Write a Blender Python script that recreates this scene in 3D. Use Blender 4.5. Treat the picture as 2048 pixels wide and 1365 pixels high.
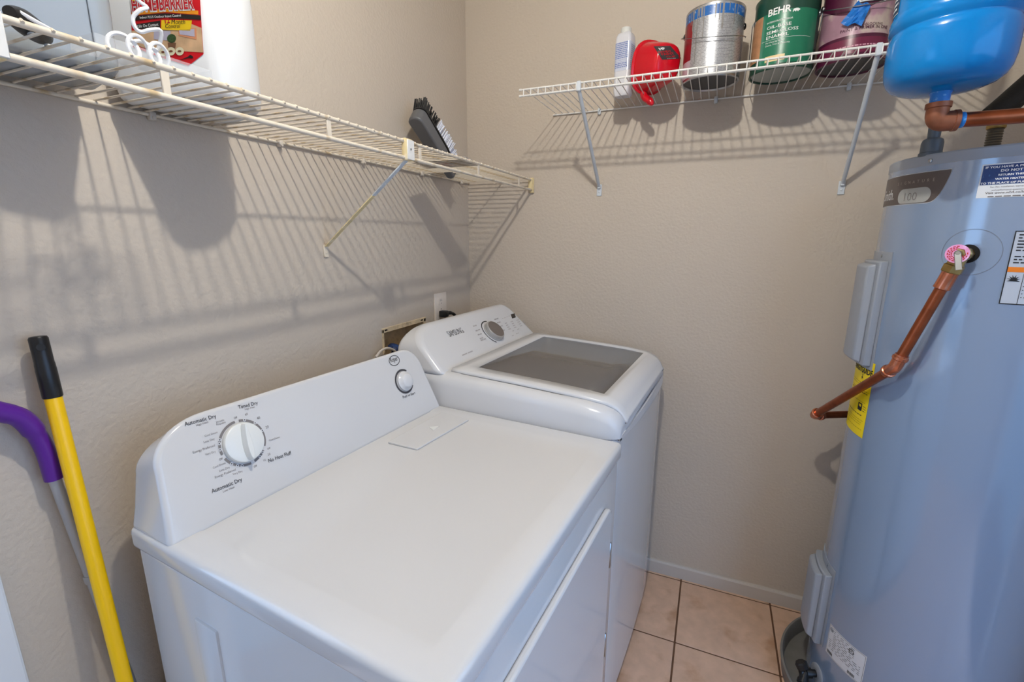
import bpy, bmesh, math, random
from mathutils import Vector, Matrix
import numpy as np
R_ = math.radians
random.seed(4)
for o in list(bpy.data.objects): bpy.data.objects.remove(o)
SC = bpy.context.scene; COL = SC.collection

# ------------------------------------------------------------------ camera, world, light, exposure
CAMP = np.array([0.9959, -1.8507, 1.4051]); YAW, PITCH, ROLL, FPX = 1.9738, -0.2215, 0.0038, 933.9
IW, IH = 2048, 1365
def _rot():
    cy, sy, cp, sp = math.cos(YAW), math.sin(YAW), math.cos(PITCH), math.sin(PITCH)
    f = np.array([cy*cp, sy*cp, sp]); r = np.cross(f, [0, 0, 1]); r /= np.linalg.norm(r); u = np.cross(r, f)
    c, s = math.cos(ROLL), math.sin(ROLL)
    return c*r+s*u, -s*r+c*u, f
CR, CU, CF = _rot()
cam = bpy.data.cameras.new('camera'); cam.sensor_width = 36; cam.sensor_fit = 'HORIZONTAL'
cam.lens = FPX/IW*36; cam.clip_start = .02
camo = bpy.data.objects.new('camera', cam); COL.objects.link(camo)
camo.matrix_world = Matrix([[CR[0], CU[0], -CF[0], CAMP[0]], [CR[1], CU[1], -CF[1], CAMP[1]], [CR[2], CU[2], -CF[2], CAMP[2]], [0, 0, 0, 1]])
SC.camera = camo
LIGHT = (.86, -1.38, 2.372); BULB_STRENGTH = 1930.0
world = bpy.data.worlds.new('sky'); SC.world = world; world.use_nodes = True
bg = world.node_tree.nodes['Background']; bg.inputs[0].default_value = (.37, .60, 1.0, 1); bg.inputs[1].default_value = 3.0
SC.view_settings.view_transform = 'Standard'; SC.view_settings.look = 'None'
SC.view_settings.gamma = 1; SC.view_settings.use_curve_mapping = False
SC.view_settings.exposure = 0.06
ROOM_X, ROOM_Y, ROOM_Z = 2.0, -2.6, 2.44

# ------------------------------------------------------------------ pixel helpers (photo is 2048 x 1365)
def ray(q):
    return CAMP, CF + CR*(q[0]-IW/2)/FPX + CU*(IH/2-q[1])/FPX
def on_plane(q, P0, n):
    o, d = ray(q); n = np.array(n); k = ((np.array(P0)-o) @ n)/(d @ n); return o+k*d
def on_cyl(q, c, R):
    o, d = ray(q); c = np.array(c[:2]); e = o[:2]-c
    a = d[:2] @ d[:2]; b = 2*e @ d[:2]; cc = e @ e - R*R; s = max(b*b-4*a*cc, 0)
    P = o+d*(-b-s**.5)/2/a
    return math.atan2(P[1]-c[1], P[0]-c[0]), P[2]

# ------------------------------------------------------------------ materials
def srgb(r, g, b):
    f = lambda v: (v/255/12.92 if v/255 <= .04045 else ((v/255+.055)/1.055)**2.4)
    return (f(r), f(g), f(b), 1)
MATS = {}
def mat(name, col, rough=.5, metal=0., bump=None, var=None, coat=0., emit=None, trans=0., alpha=1., ior=1.45, spec=.5, dirt=None):
    """procedural material: bump=(scale,strength), var=(scale,amount) brightness mottling, dirt=(colour,scale,threshold)"""
    if name in MATS: return MATS[name]
    m = bpy.data.materials.new(name); m.use_nodes = True; nt = m.node_tree; N = nt.nodes; L = nt.links
    b = N['Principled BSDF']; c = srgb(*col)
    b.inputs['Base Color'].default_value = c; b.inputs['Roughness'].default_value = rough
    b.inputs['Metallic'].default_value = metal; b.inputs['Coat Weight'].default_value = coat
    b.inputs['IOR'].default_value = ior; b.inputs['Transmission Weight'].default_value = trans; b.inputs['Alpha'].default_value = alpha
    b.inputs['Specular IOR Level'].default_value = spec
    tc = N.new('ShaderNodeTexCoord')
    src = None
    if var:
        n = N.new('ShaderNodeTexNoise'); n.inputs['Scale'].default_value = var[0]; n.inputs['Detail'].default_value = 4
        L.new(tc.outputs['Object'], n.inputs['Vector'])
        mr = N.new('ShaderNodeMapRange'); mr.inputs[1].default_value = .3; mr.inputs[2].default_value = .7
        mr.inputs[3].default_value = 1-var[1]; mr.inputs[4].default_value = 1+var[1]; L.new(n.outputs[0], mr.inputs[0])
        mx = N.new('ShaderNodeVectorMath'); mx.operation = 'SCALE'; mx.inputs[0].default_value = c[:3]
        L.new(mr.outputs[0], mx.inputs['Scale']); src = mx.outputs[0]
    if dirt:
        n = N.new('ShaderNodeTexNoise'); n.inputs['Scale'].default_value = dirt[1]; n.inputs['Detail'].default_value = 5
        L.new(tc.outputs['Object'], n.inputs['Vector'])
        mr = N.new('ShaderNodeMapRange'); mr.inputs[1].default_value = dirt[2]; mr.inputs[2].default_value = dirt[2]+.15
        L.new(n.outputs[0], mr.inputs[0])
        mx = N.new('ShaderNodeMix'); mx.data_type = 'RGBA'; L.new(mr.outputs[0], mx.inputs[0])
        if src: L.new(src, mx.inputs[6])
        else: mx.inputs[6].default_value = c
        mx.inputs[7].default_value = srgb(*dirt[0]); src = mx.outputs[2]
    if src: L.new(src, b.inputs['Base Color'])
    if bump:
        n = N.new('ShaderNodeTexNoise'); n.inputs['Scale'].default_value = bump[0]; n.inputs['Detail'].default_value = 3
        L.new(tc.outputs['Object'], n.inputs['Vector'])
        bp = N.new('ShaderNodeBump'); bp.inputs['Strength'].default_value = bump[1]; bp.inputs['Distance'].default_value = .004
        L.new(n.outputs[0], bp.inputs['Height']); L.new(bp.outputs[0], b.inputs['Normal'])
    if emit:
        b.inputs['Emission Color'].default_value = srgb(*emit[0]); b.inputs['Emission Strength'].default_value = emit[1]
    MATS[name] = m; return m
wall_m = mat('wall_paint', (198, 185, 170), .55, bump=(105, .45), var=(2.5, .015))
ceil_m = mat('ceiling_paint', (215, 212, 206), .8, bump=(90, .3))
base_m = mat('baseboard_paint', (198, 190, 182), .45, bump=(40, .1))
trim_m = mat('trim_paint', (222, 224, 226), .4)
tile_m = mat('tile', (210, 175, 150), .42, bump=(60, .06), var=(22, .10), dirt=((186, 146, 116), 9, .56))
grout_m = mat('grout', (104, 74, 54), .9, bump=(300, .3))
enamel = mat('white_enamel', (208, 206, 205), .12, coat=.3)
plastic_w = mat('white_plastic', (211, 210, 211), .22)
plastic_d = mat('white_dial', (224, 224, 220), .25)
print_d = mat('dark_print', (70, 68, 70), .6)
print_m = mat('mid_print', (122, 116, 114), .6)
print_l = mat('light_print', (168, 164, 164), .6)
print_k = mat('black_print', (28, 28, 30), .6)
print_w = mat('white_print', (235, 235, 235), .6)
print_b = mat('blue_print', (104, 120, 178), .6)
print_r = mat('red_print', (190, 26, 38), .6)
jacket_m = mat('heater_jacket', (127, 148, 177), .2, bump=(260, .03), coat=1.)
jacket_m.node_tree.nodes['Principled BSDF'].inputs['Coat IOR'].default_value = 2.0; jacket_m.node_tree.nodes['Principled BSDF'].inputs['Coat Roughness'].default_value = .12
panel_m = mat('heater_panel', (152, 158, 168), .35, coat=.1)
copper = mat('copper', (166, 92, 60), .32, 1., var=(30, .18), dirt=((110, 66, 46), 24, .6))
copper_b = mat('copper_fitting', (212, 132, 100), .26, 1., var=(60, .15))
copper_o = mat('copper_oxidised', (150, 96, 72), .5, .75, var=(40, .2))
brass = mat('brass', (176, 148, 92), .35, 1., var=(60, .15))
steel = mat('steel', (176, 180, 184), .28, 1.)
tin = mat('tin', (190, 192, 196), .3, 1., var=(12, .06))
pvc = mat('grey_pvc', (86, 94, 102), .4)
black_p = mat('black_plastic', (26, 26, 28), .35, bump=(200, .05))
foam_k = mat('black_foam', (22, 22, 24), .6, bump=(150, .25), dirt=((70, 72, 76), 60, .64))
corr_m = mat('corrugated_steel', (128, 122, 112), .4, .9)
pan_m = mat('pan_grey', (128, 126, 122), .5, .2, var=(20, .08))
tank_b = mat('tank_blue', (0, 118, 190), .16)
tape_b = mat('blue_tape', (28, 120, 200), .4, dirt=((120, 180, 225), 120, .58))
wire_w = mat('shelf_white', (228, 226, 222), .35)
wire_c = mat('shelf_cream', (220, 208, 190), .42, dirt=((188, 164, 128), 22, .54))
cream = mat('aged_plastic', (226, 206, 158), .45, dirt=((238, 222, 190), 40, .52))
brkt_g = mat('bracket_white', (206, 212, 218), .4)
yellow_m = mat('yellow_handle', (244, 194, 6), .34)
purple_m = mat('purple_handle', (88, 34, 140), .3)
greyshaft = mat('grey_shaft', (176, 178, 182), .35, .3)
# ------------------------------------------------------------------ mesh helpers
WORLD = {}
def tag(o, label=None, cat=None, group=None, kind=None):
    if label: o['label'] = label
    if cat: o['category'] = cat
    if group: o['group'] = group
    if kind: o['kind'] = kind
    return o
def thing(name, label, cat, loc, rotz=0., group=None):
    o = bpy.data.objects.new(name, None); COL.objects.link(o); o.empty_display_size = .05
    o.location = loc; o.rotation_euler = (0, 0, rotz)
    WORLD[o] = Matrix.Translation(loc) @ Matrix.Rotation(rotz, 4, 'Z')
    return tag(o, label, cat, group)
def attach(o, parent, world):
    WORLD[o] = world
    if parent is not None:
        o.parent = parent; o.matrix_parent_inverse = WORLD[parent].inverted()
class G:
    """mesh accumulator, world coordinates"""
    def __init__(s): s.v = []; s.f = []
    def add(s, v, f):
        n = len(s.v); s.v += [tuple(map(float, p)) for p in v]; s.f += [tuple(i+n for i in q) for q in f]; return s
    def bm(s, b):
        b.verts.ensure_lookup_table(); b.verts.index_update()
        s.add([v.co[:] for v in b.verts], [[v.index for v in f.verts] for f in b.faces]); b.free(); return s
    def build(s, name, m, parent=None, smooth=40, bevel=0., seg=2, label=None, kind=None, solid=0., sub=0):
        V = np.array(s.v); lo, hi = V.min(0), V.max(0); c = np.array([(lo[0]+hi[0])/2, (lo[1]+hi[1])/2, lo[2]])
        me = bpy.data.meshes.new(name); me.from_pydata([tuple(p) for p in V-c], [], s.f); me.validate(); me.update()
        b = bmesh.new(); b.from_mesh(me); bmesh.ops.recalc_face_normals(b, faces=b.faces) if not solid else None; b.to_mesh(me); b.free()
        if smooth:
            me.polygons.foreach_set('use_smooth', [True]*len(me.polygons)); me.set_sharp_from_angle(angle=R_(smooth))
        me.materials.append(m)
        o = bpy.data.objects.new(name, me); COL.objects.link(o); o.location = c
        attach(o, parent, Matrix.Translation(c))
        if solid:
            md = o.modifiers.new('solid', 'SOLIDIFY'); md.thickness = solid; md.offset = 0
        if bevel:
            md = o.modifiers.new('bevel', 'BEVEL'); md.width = bevel; md.segments = seg; md.limit_method = 'ANGLE'; md.angle_limit = R_(35)
        if sub:
            md = o.modifiers.new('sub', 'SUBSURF'); md.levels = sub; md.render_levels = sub
        if label: o['label'] = label
        if name in ('lettering', 'print', 'paint_drips', 'dial_marks', 'slot', 'screw_slot'): kind = 'stuff'
        if kind: o['kind'] = kind
        return o
def clone(o, parent, world):
    c = o.copy(); COL.objects.link(c); c.location = world; attach(c, parent, Matrix.Translation(world)); return c
def box(g, x0, x1, y0, y1, z0, z1, T=None):
    v = [(x, y, z) for x in (x0, x1) for y in (y0, y1) for z in (z0, z1)]
    if T: v = [T(*p) for p in v]
    return g.add(v, [(0, 1, 3, 2), (4, 6, 7, 5), (0, 4, 5, 1), (2, 3, 7, 6), (0, 2, 6, 4), (1, 5, 7, 3)])
def rbox(g, x0, x1, y0, y1, z0, z1, r, seg=3, T=None):
    b = bmesh.new(); bmesh.ops.create_cube(b, size=1)
    for v in b.verts: v.co = ((x0+x1)/2+v.co.x*(x1-x0), (y0+y1)/2+v.co.y*(y1-y0), (z0+z1)/2+v.co.z*(z1-z0))
    bmesh.ops.bevel(b, geom=b.edges[:], offset=r, segments=seg, profile=.5, affect='EDGES')
    if T:
        for v in b.verts: v.co = T(*v.co)
    return g.bm(b)
def lathe(g, prof, n=32, T=None, cx=0, cy=0, cap=True):
    """prof: list of (r,z); T maps local point to world"""
    T = T or (lambda x, y, z: (x+cx, y+cy, z)); v = []; f = []
    for r, z in prof:
        for i in range(n):
            a = 2*math.pi*i/n; v.append(T(r*math.cos(a), r*math.sin(a), z))
    for k in range(len(prof)-1):
        for i in range(n):
            j = (i+1) % n; f.append((k*n+i, k*n+j, (k+1)*n+j, (k+1)*n+i))
    if cap:
        f.append(tuple(range(n))[::-1]); f.append(tuple(range((len(prof)-1)*n, len(prof)*n)))
    return g.add(v, f)
def frame_T(P, ax, up=None):
    """local z -> ax at P"""
    z = Vector(ax).normalized(); u = Vector(up) if up is not None else (Vector((0, 0, 1)) if abs(z.z) < .9 else Vector((1, 0, 0)))
    x = (u - z*u.dot(z)).normalized(); y = z.cross(x); P = Vector(P)
    return lambda a, b, c: tuple(P+x*a+y*b+z*c)
def fillet(pts, r, n=6):
    pts = [Vector(p) for p in pts]; out = [pts[0]]
    for i in range(1, len(pts)-1):
        a, b, c = pts[i-1], pts[i], pts[i+1]; u = (a-b).normalized(); w = (c-b).normalized()
        ang = u.angle(w); d = min(r/math.tan(ang/2), (a-b).length*.48, (c-b).length*.48)
        p0, p1 = b+u*d, b+w*d
        for k in range(n+1):
            t = k/n; out.append(p0.lerp(b, t).lerp(b.lerp(p1, t), t))
    out.append(pts[-1]); return out
def tube(g, pts, r, n=8, caps=True):
    pts = [Vector(p) for p in pts]; rs = r if isinstance(r, (list, tuple)) else [r]*len(pts)
    t = (pts[1]-pts[0]).normalized(); x = t.orthogonal().normalized(); v = []; f = []
    for i, p in enumerate(pts):
        d = (pts[min(i+1, len(pts)-1)]-pts[max(i-1, 0)]).normalized()
        x = (x-d*x.dot(d)).normalized(); y = d.cross(x)
        for k in range(n):
            a = 2*math.pi*k/n; v.append(p+x*(rs[i]*math.cos(a))+y*(rs[i]*math.sin(a)))
    for i in range(len(pts)-1):
        for k in range(n):
            j = (k+1) % n; f.append((i*n+k, i*n+j, (i+1)*n+j, (i+1)*n+k))
    if caps: f.append(tuple(range(n))[::-1]); f.append(tuple(range((len(pts)-1)*n, len(pts)*n)))
    return g.add(v, f)
def spline(pts, n=8):
    P = [Vector(p) for p in pts]; P = [P[0]*2-P[1]]+P+[P[-1]*2-P[-2]]; out = []
    for i in range(1, len(P)-2):
        for k in range(n):
            t = k/n; a, b, c, d = P[i-1:i+3]
            out.append(.5*((2*b)+(c-a)*t+(2*a-5*b+4*c-d)*t*t+(3*b-a-3*c+d)*t**3))
    out.append(P[-2]); return out
def prism(g, outline, A, B):
    """outline: 2-D points, A(u,v) and B(u,v) map them onto the two end faces"""
    n = len(outline); v = [A(*p) for p in outline]+[B(*p) for p in outline]
    f = [tuple(range(n)), tuple(range(n, 2*n))[::-1]]+[(i, i+n, (i+1) % n+n, (i+1) % n) for i in range(n)]
    return g.add(v, f)
def rrect(x0, x1, y0, y1, r, n=6):
    rs = r if isinstance(r, (list, tuple)) else [r]*4; out = []
    for (cx, cy, a0), q in zip(((x1, y1, 0), (x0, y1, 90), (x0, y0, 180), (x1, y0, 270)), rs):
        sx = -1 if cx == x1 else 1; sy = -1 if cy == y1 else 1
        for k in range(n+1 if q > 0 else 1):
            a = R_(a0+90*k/n) if q > 0 else 0
            out.append((cx+sx*q+(q*math.cos(a) if q > 0 else 0), cy+sy*q+(q*math.sin(a) if q > 0 else 0)))
    return out
def circ(cx, cy, r, n=20, ry=None): return [(cx+r*math.cos(2*math.pi*i/n), cy+(ry or r)*math.sin(2*math.pi*i/n)) for i in range(n)]
def flat(g, outline, T):
    return g.add([T(*p) for p in outline], [tuple(range(len(outline)))])
def ring2(g, o1, o2, T):
    n = len(o1); return g.add([T(*p) for p in o1]+[T(*p) for p in o2], [(i, (i+1) % n, (i+1) % n+n, i+n) for i in range(n)])
def sub_flat(g, x0, x1, y0, y1, T, n=10):
    v = []; f = []
    for i in range(n+1):
        x = x0+(x1-x0)*i/n; v += [T(x, y0), T(x, y1)]
    for i in range(n): f.append((2*i, 2*i+2, 2*i+3, 2*i+1))
    return g.add(v, f)
# lettering: built-in font to mesh, laid on a surface map T(u,v)
TXT = {}
def text_geo(body, bold):
    k = (body, bold)
    if k not in TXT:
        cu = bpy.data.curves.new('lettering', 'FONT'); cu.body = body; cu.size = 1; cu.resolution_u = 2; cu.offset = bold; cu.fill_mode = 'FRONT'
        o = bpy.data.objects.new('lettering', cu); COL.objects.link(o)
        dg = bpy.context.evaluated_depsgraph_get(); me = bpy.data.meshes.new_from_object(o.evaluated_get(dg))
        V = np.array([v.co[:2] for v in me.vertices]); F = [tuple(p.vertices) for p in me.polygons]
        bpy.data.objects.remove(o); bpy.data.curves.remove(cu); bpy.data.meshes.remove(me); TXT[k] = (V, F)
    return TXT[k]
def text(g, body, p0, p1, T, bold=0., hs=1., slant=0.):
    """body runs from p0 to p1 (baseline) in the surface's (u,v); hs scales the letter height"""
    V, F = text_geo(body, bold); x0, x1 = V[:, 0].min(), V[:, 0].max()
    p0 = np.array(p0); p1 = np.array(p1); d = p1-p0; k = np.linalg.norm(d)/(x1-x0); d = d/np.linalg.norm(d); n = np.array([-d[1], d[0]])
    P = p0+np.outer((V[:, 0]-x0)*k+slant*V[:, 1]*k*hs, d)+np.outer(V[:, 1]*k*hs, n)
    return g.add([T(a, b) for a, b in P], F)
def text_sz(g, body, p0, size, T, bold=0., hs=1.):
    V, F = text_geo(body, bold); return g.add([T(p0[0]+(x-V[:, 0].min())*size, p0[1]+y*size*hs) for x, y in V], F)
def textc(g, body, c, w, T, bold=0., hs=1.): return text(g, body, (c[0]-w/2, c[1]), (c[0]+w/2, c[1]), T, bold, hs)
def cylmap(c, R, e=.0006):
    """(u = angle*R, z) on a vertical cylinder"""
    return lambda u, v: (c[0]+(R+e)*math.cos(u/R), c[1]+(R+e)*math.sin(u/R), v)
def cpx(q, c, R):
    a, z = on_cyl(q, c, R)
    if a > 0: a -= 2*math.pi
    return (a*R, z)
def cyl_sheet(g, us, top, bot, T):
    v = []; f = []
    for u in us: v += [T(u, bot(u)), T(u, top(u))]
    for i in range(len(us)-1): f.append((2*i, 2*i+2, 2*i+3, 2*i+1))
    return g.add(v, f)
def lin(a, b, n): return [a+(b-a)*i/(n-1) for i in range(n)]
def dashes(g, x0, x1, y, h, T, seed=1, wmin=.004, wmax=.012, gap=.0022):
    rnd = random.Random(seed); x = x0
    while x < x1:
        w = min(rnd.uniform(wmin, wmax), x1-x); flat(g, [(x, y), (x+w, y), (x+w, y+h), (x, y+h)], T); x += w+gap
def structure(o, label=None): o['kind'] = 'structure'; return o

# ------------------------------------------------------------------ the room
BX0, BX1, BZ0, BZ1 = -.618, -.368, .925, 1.098       # hole of the laundry box in the left wall (y, z)
g = G(); TH = .10
D0, D1, DH = -1.655, -2.45, 2.03                     # doorway in the left wall
for y0, y1, z0, z1 in ((BX1, 0, 0, ROOM_Z), (D0, BX0, 0, ROOM_Z), (BX0, BX1, 0, BZ0), (BX0, BX1, BZ1, ROOM_Z), (D1, D0, DH, ROOM_Z), (ROOM_Y, D1, 0, ROOM_Z)):
    box(g, -TH, 0, y0, y1, z0, z1)
structure(g.build('wall_left', wall_m, smooth=0))
g = G(); box(g, -TH, ROOM_X+TH, 0, TH, 0, ROOM_Z); structure(g.build('wall_back', wall_m, smooth=0))
g = G(); RY0, RY1 = -2.30, -.90                     # doorway in the right wall
for y0, y1, z0, z1 in ((RY1, 0, 0, ROOM_Z), (ROOM_Y-TH, RY0, 0, ROOM_Z), (RY0, RY1, DH, ROOM_Z)): box(g, ROOM_X, ROOM_X+TH, y0, y1, z0, z1)
structure(g.build('wall_right', wall_m, smooth=0))
g = G(); box(g, -TH, ROOM_X, ROOM_Y-TH, ROOM_Y, 0, ROOM_Z)
structure(g.build('wall_front', wall_m, smooth=0))
g = G(); box(g, -TH, ROOM_X+TH, ROOM_Y-TH, TH, ROOM_Z, ROOM_Z+.1); structure(g.build('ceiling', ceil_m, smooth=0))
g = G(); box(g, -.6, ROOM_X+.6, ROOM_Y-.1, .1, -.12, -.0025); fl = structure(g.build('floor', grout_m, smooth=0))
g = G(); box(g, -8, 10, -10, 6, -.22, -.121); structure(g.build('ground', mat('ground_concrete', (120, 116, 110), .9, bump=(40, .2), var=(3, .08)), smooth=0))  # unseen slab outside, added to stop sky glow from below the floor
TS, GX, GY = .3293, .9887, -.0216
tproto = None
for i in range(-4, 5):
    for j in range(-1, 9):
        x0, x1 = GX+i*TS+.003, GX+(i+1)*TS-.003; y1, y0 = GY-j*TS-.003, GY-(j+1)*TS+.003
        if j < 0: y0, y1 = GY+.003, 0.
        cut = x0 < 0 or x1 > ROOM_X or y0 < ROOM_Y or j < 0
        x0, x1, y0 = max(x0, 0), min(x1, ROOM_X), max(y0, ROOM_Y)
        if x1-x0 < .004 or y1-y0 < .004: continue
        if not cut and tproto: clone(tproto, fl, Vector(((x0+x1)/2, (y0+y1)/2, -.0045))); continue
        g = G(); rbox(g, x0, x1, y0, y1, -.0045, 0, .0012, 1); t = g.build('tile', tile_m, fl, smooth=0)
        if not cut: tproto = t
def baseboard(name, pts, inward):
    prof = [(0, 0), (.012, 0), (.012, .050), (.008, .058), (0, .058)]; g = G()
    (ax, ay), (bx, by) = pts; ix, iy = inward
    prism(g, prof, lambda d, z: (ax+ix*d, ay+iy*d, z), lambda d, z: (bx+ix*d, by+iy*d, z))
    structure(g.build(name, base_m, smooth=0))
baseboard('baseboard_back', ((0, 0), (ROOM_X, 0)), (0, -1))
baseboard('baseboard_left', ((0, 0), (0, -1.58)), (1, 0))
g = G()
for y0, y1, z0, z1 in ((-1.655, -1.583, 0, DH+.07), (D1-.07, D1, 0, DH+.07), (D1, -1.655, DH, DH+.07)): box(g, 0, .016, y0, y1, z0, z1)
box(g, -TH, 0, D0, D0-.015, 0, DH); box(g, -TH, 0, D1, D1+.015, 0, DH)
structure(g.build('trim_1', trim_m, smooth=0, bevel=.004))
g = G()
for y0, y1, z0, z1 in ((RY0-.07, RY0, 0, DH+.07), (RY1, RY1+.07, 0, DH+.07), (RY0, RY1, DH, DH+.07)): box(g, ROOM_X-.016, ROOM_X, y0, y1, z0, z1)
structure(g.build('trim_2', trim_m, smooth=0, bevel=.004))
# ceiling lamp (out of the frame, throws the shelf shadows)
lamp = thing('ceiling_light', 'bare bulb in a white ceiling holder above the dryer', 'ceiling light', (LIGHT[0], LIGHT[1], ROOM_Z))
g = G(); lathe(g, [(.065, ROOM_Z), (.065, ROOM_Z-.012), (.03, ROOM_Z-.025), (.015, ROOM_Z-.047)], 24, cx=LIGHT[0], cy=LIGHT[1]); g.build('lamp_holder', plastic_w, lamp)
g = G(); lathe(g, [(.022*math.sin(R_(a)), LIGHT[2]-.022*math.cos(R_(a))) for a in range(2, 179, 8)], 20, cx=LIGHT[0], cy=LIGHT[1])
g.build('bulb', mat('bulb_glow', (255, 255, 255), emit=((255, 251, 240), BULB_STRENGTH)), lamp)

# ------------------------------------------------------------------ dryer
DTH = -.0805; DC, DS = math.cos(DTH), math.sin(DTH); DXF, DYR, DW_, DHT = .831, -.7735, .7375, .916
def D(a, b, z): return (DXF+a*DC-b*DS, DYR+a*DS+b*DC, z)
dry = thing('clothes_dryer', 'white dryer with a large round timer dial on a sloped console', 'dryer', D(-.33, -DW_/2, 0), DTH)
g = G(); rbox(g, -.655, -.007, -DW_+.006, -.006, .025, .876, .008, 3, D); cab = g.build('cabinet', enamel, dry)
for a0, a1 in ((-.50, -.44), (-.20, -.14)): g = G(); rbox(g, a0, a1, -DW_+.002, -DW_+.010, .10, .80, .0035, 2, D); g.build('side_rib', enamel, cab)
# top panel: rolled edge, shallow pressed field
b = bmesh.new(); bmesh.ops.create_cube(b, size=1)
for v in b.verts: v.co = (-.331+v.co.x*.662, -DW_/2+v.co.y*DW_, .895+v.co.z*.042)
bmesh.ops.bevel(b, geom=b.edges[:], offset=.011, segments=4, profile=.5, affect='EDGES')
topf = max(b.faces, key=lambda f: f.calc_center_median().z*10+f.calc_area())
r = bmesh.ops.inset_individual(b, faces=[topf], thickness=.055); r = bmesh.ops.inset_individual(b, faces=[topf], thickness=.012, depth=-.0025)
for v in b.verts: v.co = D(*v.co)
G().bm(b).build('top_panel', enamel, dry, smooth=30)
# lint lid
lq = [on_plane(q, (0, 0, DHT), (0, 0, 1)) for q in ((776, 886), (834, 900), (937, 841), (884, 826))]
g = G(); prism(g, [(p[0], p[1]) for p in lq], lambda x, y: (x, y, DHT-.002), lambda x, y: (x, y, DHT+.0025)); lid = g.build('lint_lid', enamel, dry, smooth=0, bevel=.0012)
g = G(); c = on_plane((866, 858), (0, 0, DHT), (0, 0, 1)); prism(g, [(c[0]-.012, c[1]), (c[0]+.01, c[1]-.014), (c[0]+.01, c[1]+.014)], lambda x, y: (x, y, DHT+.0024), lambda x, y: (x, y, DHT+.0034)); g.build('finger_notch', plastic_d, lid, smooth=0)
# console
CA0, CA1, CZ = -.5375, -.606, DHT-.006; CZT = .1875; CH = math.hypot(CA1-CA0, CZT)
def CFc(b, h): return D(CA0+(CA1-CA0)*h/CH, b, CZ+CZT*h/CH)
def CBk(b, h): return D(-.660, b, CZ+(CZT-.036)*h/CH)
out = []
for b0, h0 in ((-.004, 0), (-.012, .05)): out.append((b0, h0))
for k in range(11): a = R_(90*k/10); out.append((-.024-.062+.062*math.cos(a), CH-.075+.075*math.sin(a)))
for k in range(13): a = R_(90+90*k/12); out.append((-DW_+.022+.095+.095*math.cos(a), CH-.075+.075*math.sin(a)))
for b0, h0 in ((-DW_+.012, .05), (-DW_+.003, 0)): out.append((b0, h0))
g = G(); prism(g, out, CFc, CBk); con = g.build('control_console', enamel, dry, smooth=35, bevel=.009, seg=5)
P0 = np.array(CFc(-.3, 0)); Uv = np.array(D(0, 1, 0))-np.array(D(0, 0, 0)); Vv = np.array(CFc(-.3, CH))-P0; Vv /= np.linalg.norm(Vv); Nv = np.cross(Uv, Vv); Nv /= np.linalg.norm(Nv)
if Nv[0] < 0: Nv = -Nv
def fT(e): return lambda u, v: tuple(P0+Uv*u+Vv*v+Nv*e)
def fpx(q): p = on_plane(q, P0+Nv*.0008, Nv)-P0; return (p @ Uv, p @ Vv)
def c3(x, y): return fpx((360+x*.16119, 780+y*.16119))
T8 = fT(.0008)
gd, gm, gl = G(), G(), G()
for body, a, b_, kind in (('Timed Dry', (728, 240), (970, 180), 1), ('High Heat', (808, 255), (930, 222), 0), ('Automatic Dry', (62, 452), (455, 345), 1), ('High Heat', (205, 457), (355, 408), 0),
    ('Wrinkle', (450, 417), (552, 383), 0), ('Prevent', (458, 447), (570, 411), 0), ('Off', (672, 366), (715, 352), 0), ('60', (812, 324), (846, 312), 0), ('40', (962, 374), (1000, 357), 0), ('20', (1070, 484), (1105, 468), 0),
    ('Cool Down', (1107, 642), (1240, 597), 0), ('Off', (1087, 747), (1125, 732), 0), ('20', (1092, 822), (1125, 808), 0), ('10', (1042, 892), (1068, 880), 0), ('Off', (920, 968), (960, 951), 0), ('No Heat Fluff', (1102, 905), (1385, 800), 1),
    ('Cool Down', (310, 587), (468, 537), 0), ('Less Dry', (299, 664), (432, 622), 0), ('Energy Preferred', (164, 794), (435, 702), 0), ('Very Dry', (317, 817), (445, 777), 0), ('Off', (490, 882), (535, 864), 0),
    ('Cool Down', (412, 982), (570, 917), 0), ('Less Dry', (492, 1022), (620, 972), 0), ('Energy Preferred', (439, 1102), (695, 1002), 0), ('Very Dry', (657, 1062), (778, 1022), 0), ('Automatic Dry', (397, 1287), (775, 1132), 1), ('Low Heat', (537, 1277), (680, 1217), 0)):
    text(gd if kind else gm, body, c3(*a), c3(*b_), T8, .010 if kind else .0, 1.15 if kind else 1.1)
text(gd, 'Push to Start', fpx((806.5, 797.5)), fpx((831, 788)), T8, .006)
text(gd, 'Roper', fpx((782, 725.5)), fpx((796.5, 720.8)), T8, .008, 1.6)
lc = fpx((788.8, 721.5)); rx = abs(fpx((799.5, 720))[0]-lc[0])
ring2(gd, circ(*lc, rx, 28, rx*.72), circ(*lc, rx*.9, 28, rx*.62), T8)
DCn = c3(783, 656); DR = .5*(np.linalg.norm(np.array(c3(1075, 690))-DCn)+np.linalg.norm(np.array(c3(490, 640))-DCn))
def ang(q): v = np.array(c3(*q))-DCn; return math.atan2(v[1], v[0])
def arc(g, a0, a1, r0, r1, n=16):
    while a1 < a0: a1 += 2*math.pi
    o1 = [(DCn[0]+r*math.cos(a), DCn[1]+r*math.sin(a)) for r in (r0,) for a in lin(a0, a1, n)]
    o2 = [(DCn[0]+r1*math.cos(a), DCn[1]+r1*math.sin(a)) for a in lin(a0, a1, n)]
    g.add([T8(*p) for p in o1+o2], [(i, i+1, i+1+n, i+n) for i in range(n-1)])
for q0, q1 in (((675, 385), (515, 815)), ((565, 850), (890, 925)), ((930, 890), (1060, 760)), ((1075, 700), (728, 375))): arc(gm, ang(q0), ang(q1), DR*.90, DR*1.0)
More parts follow.
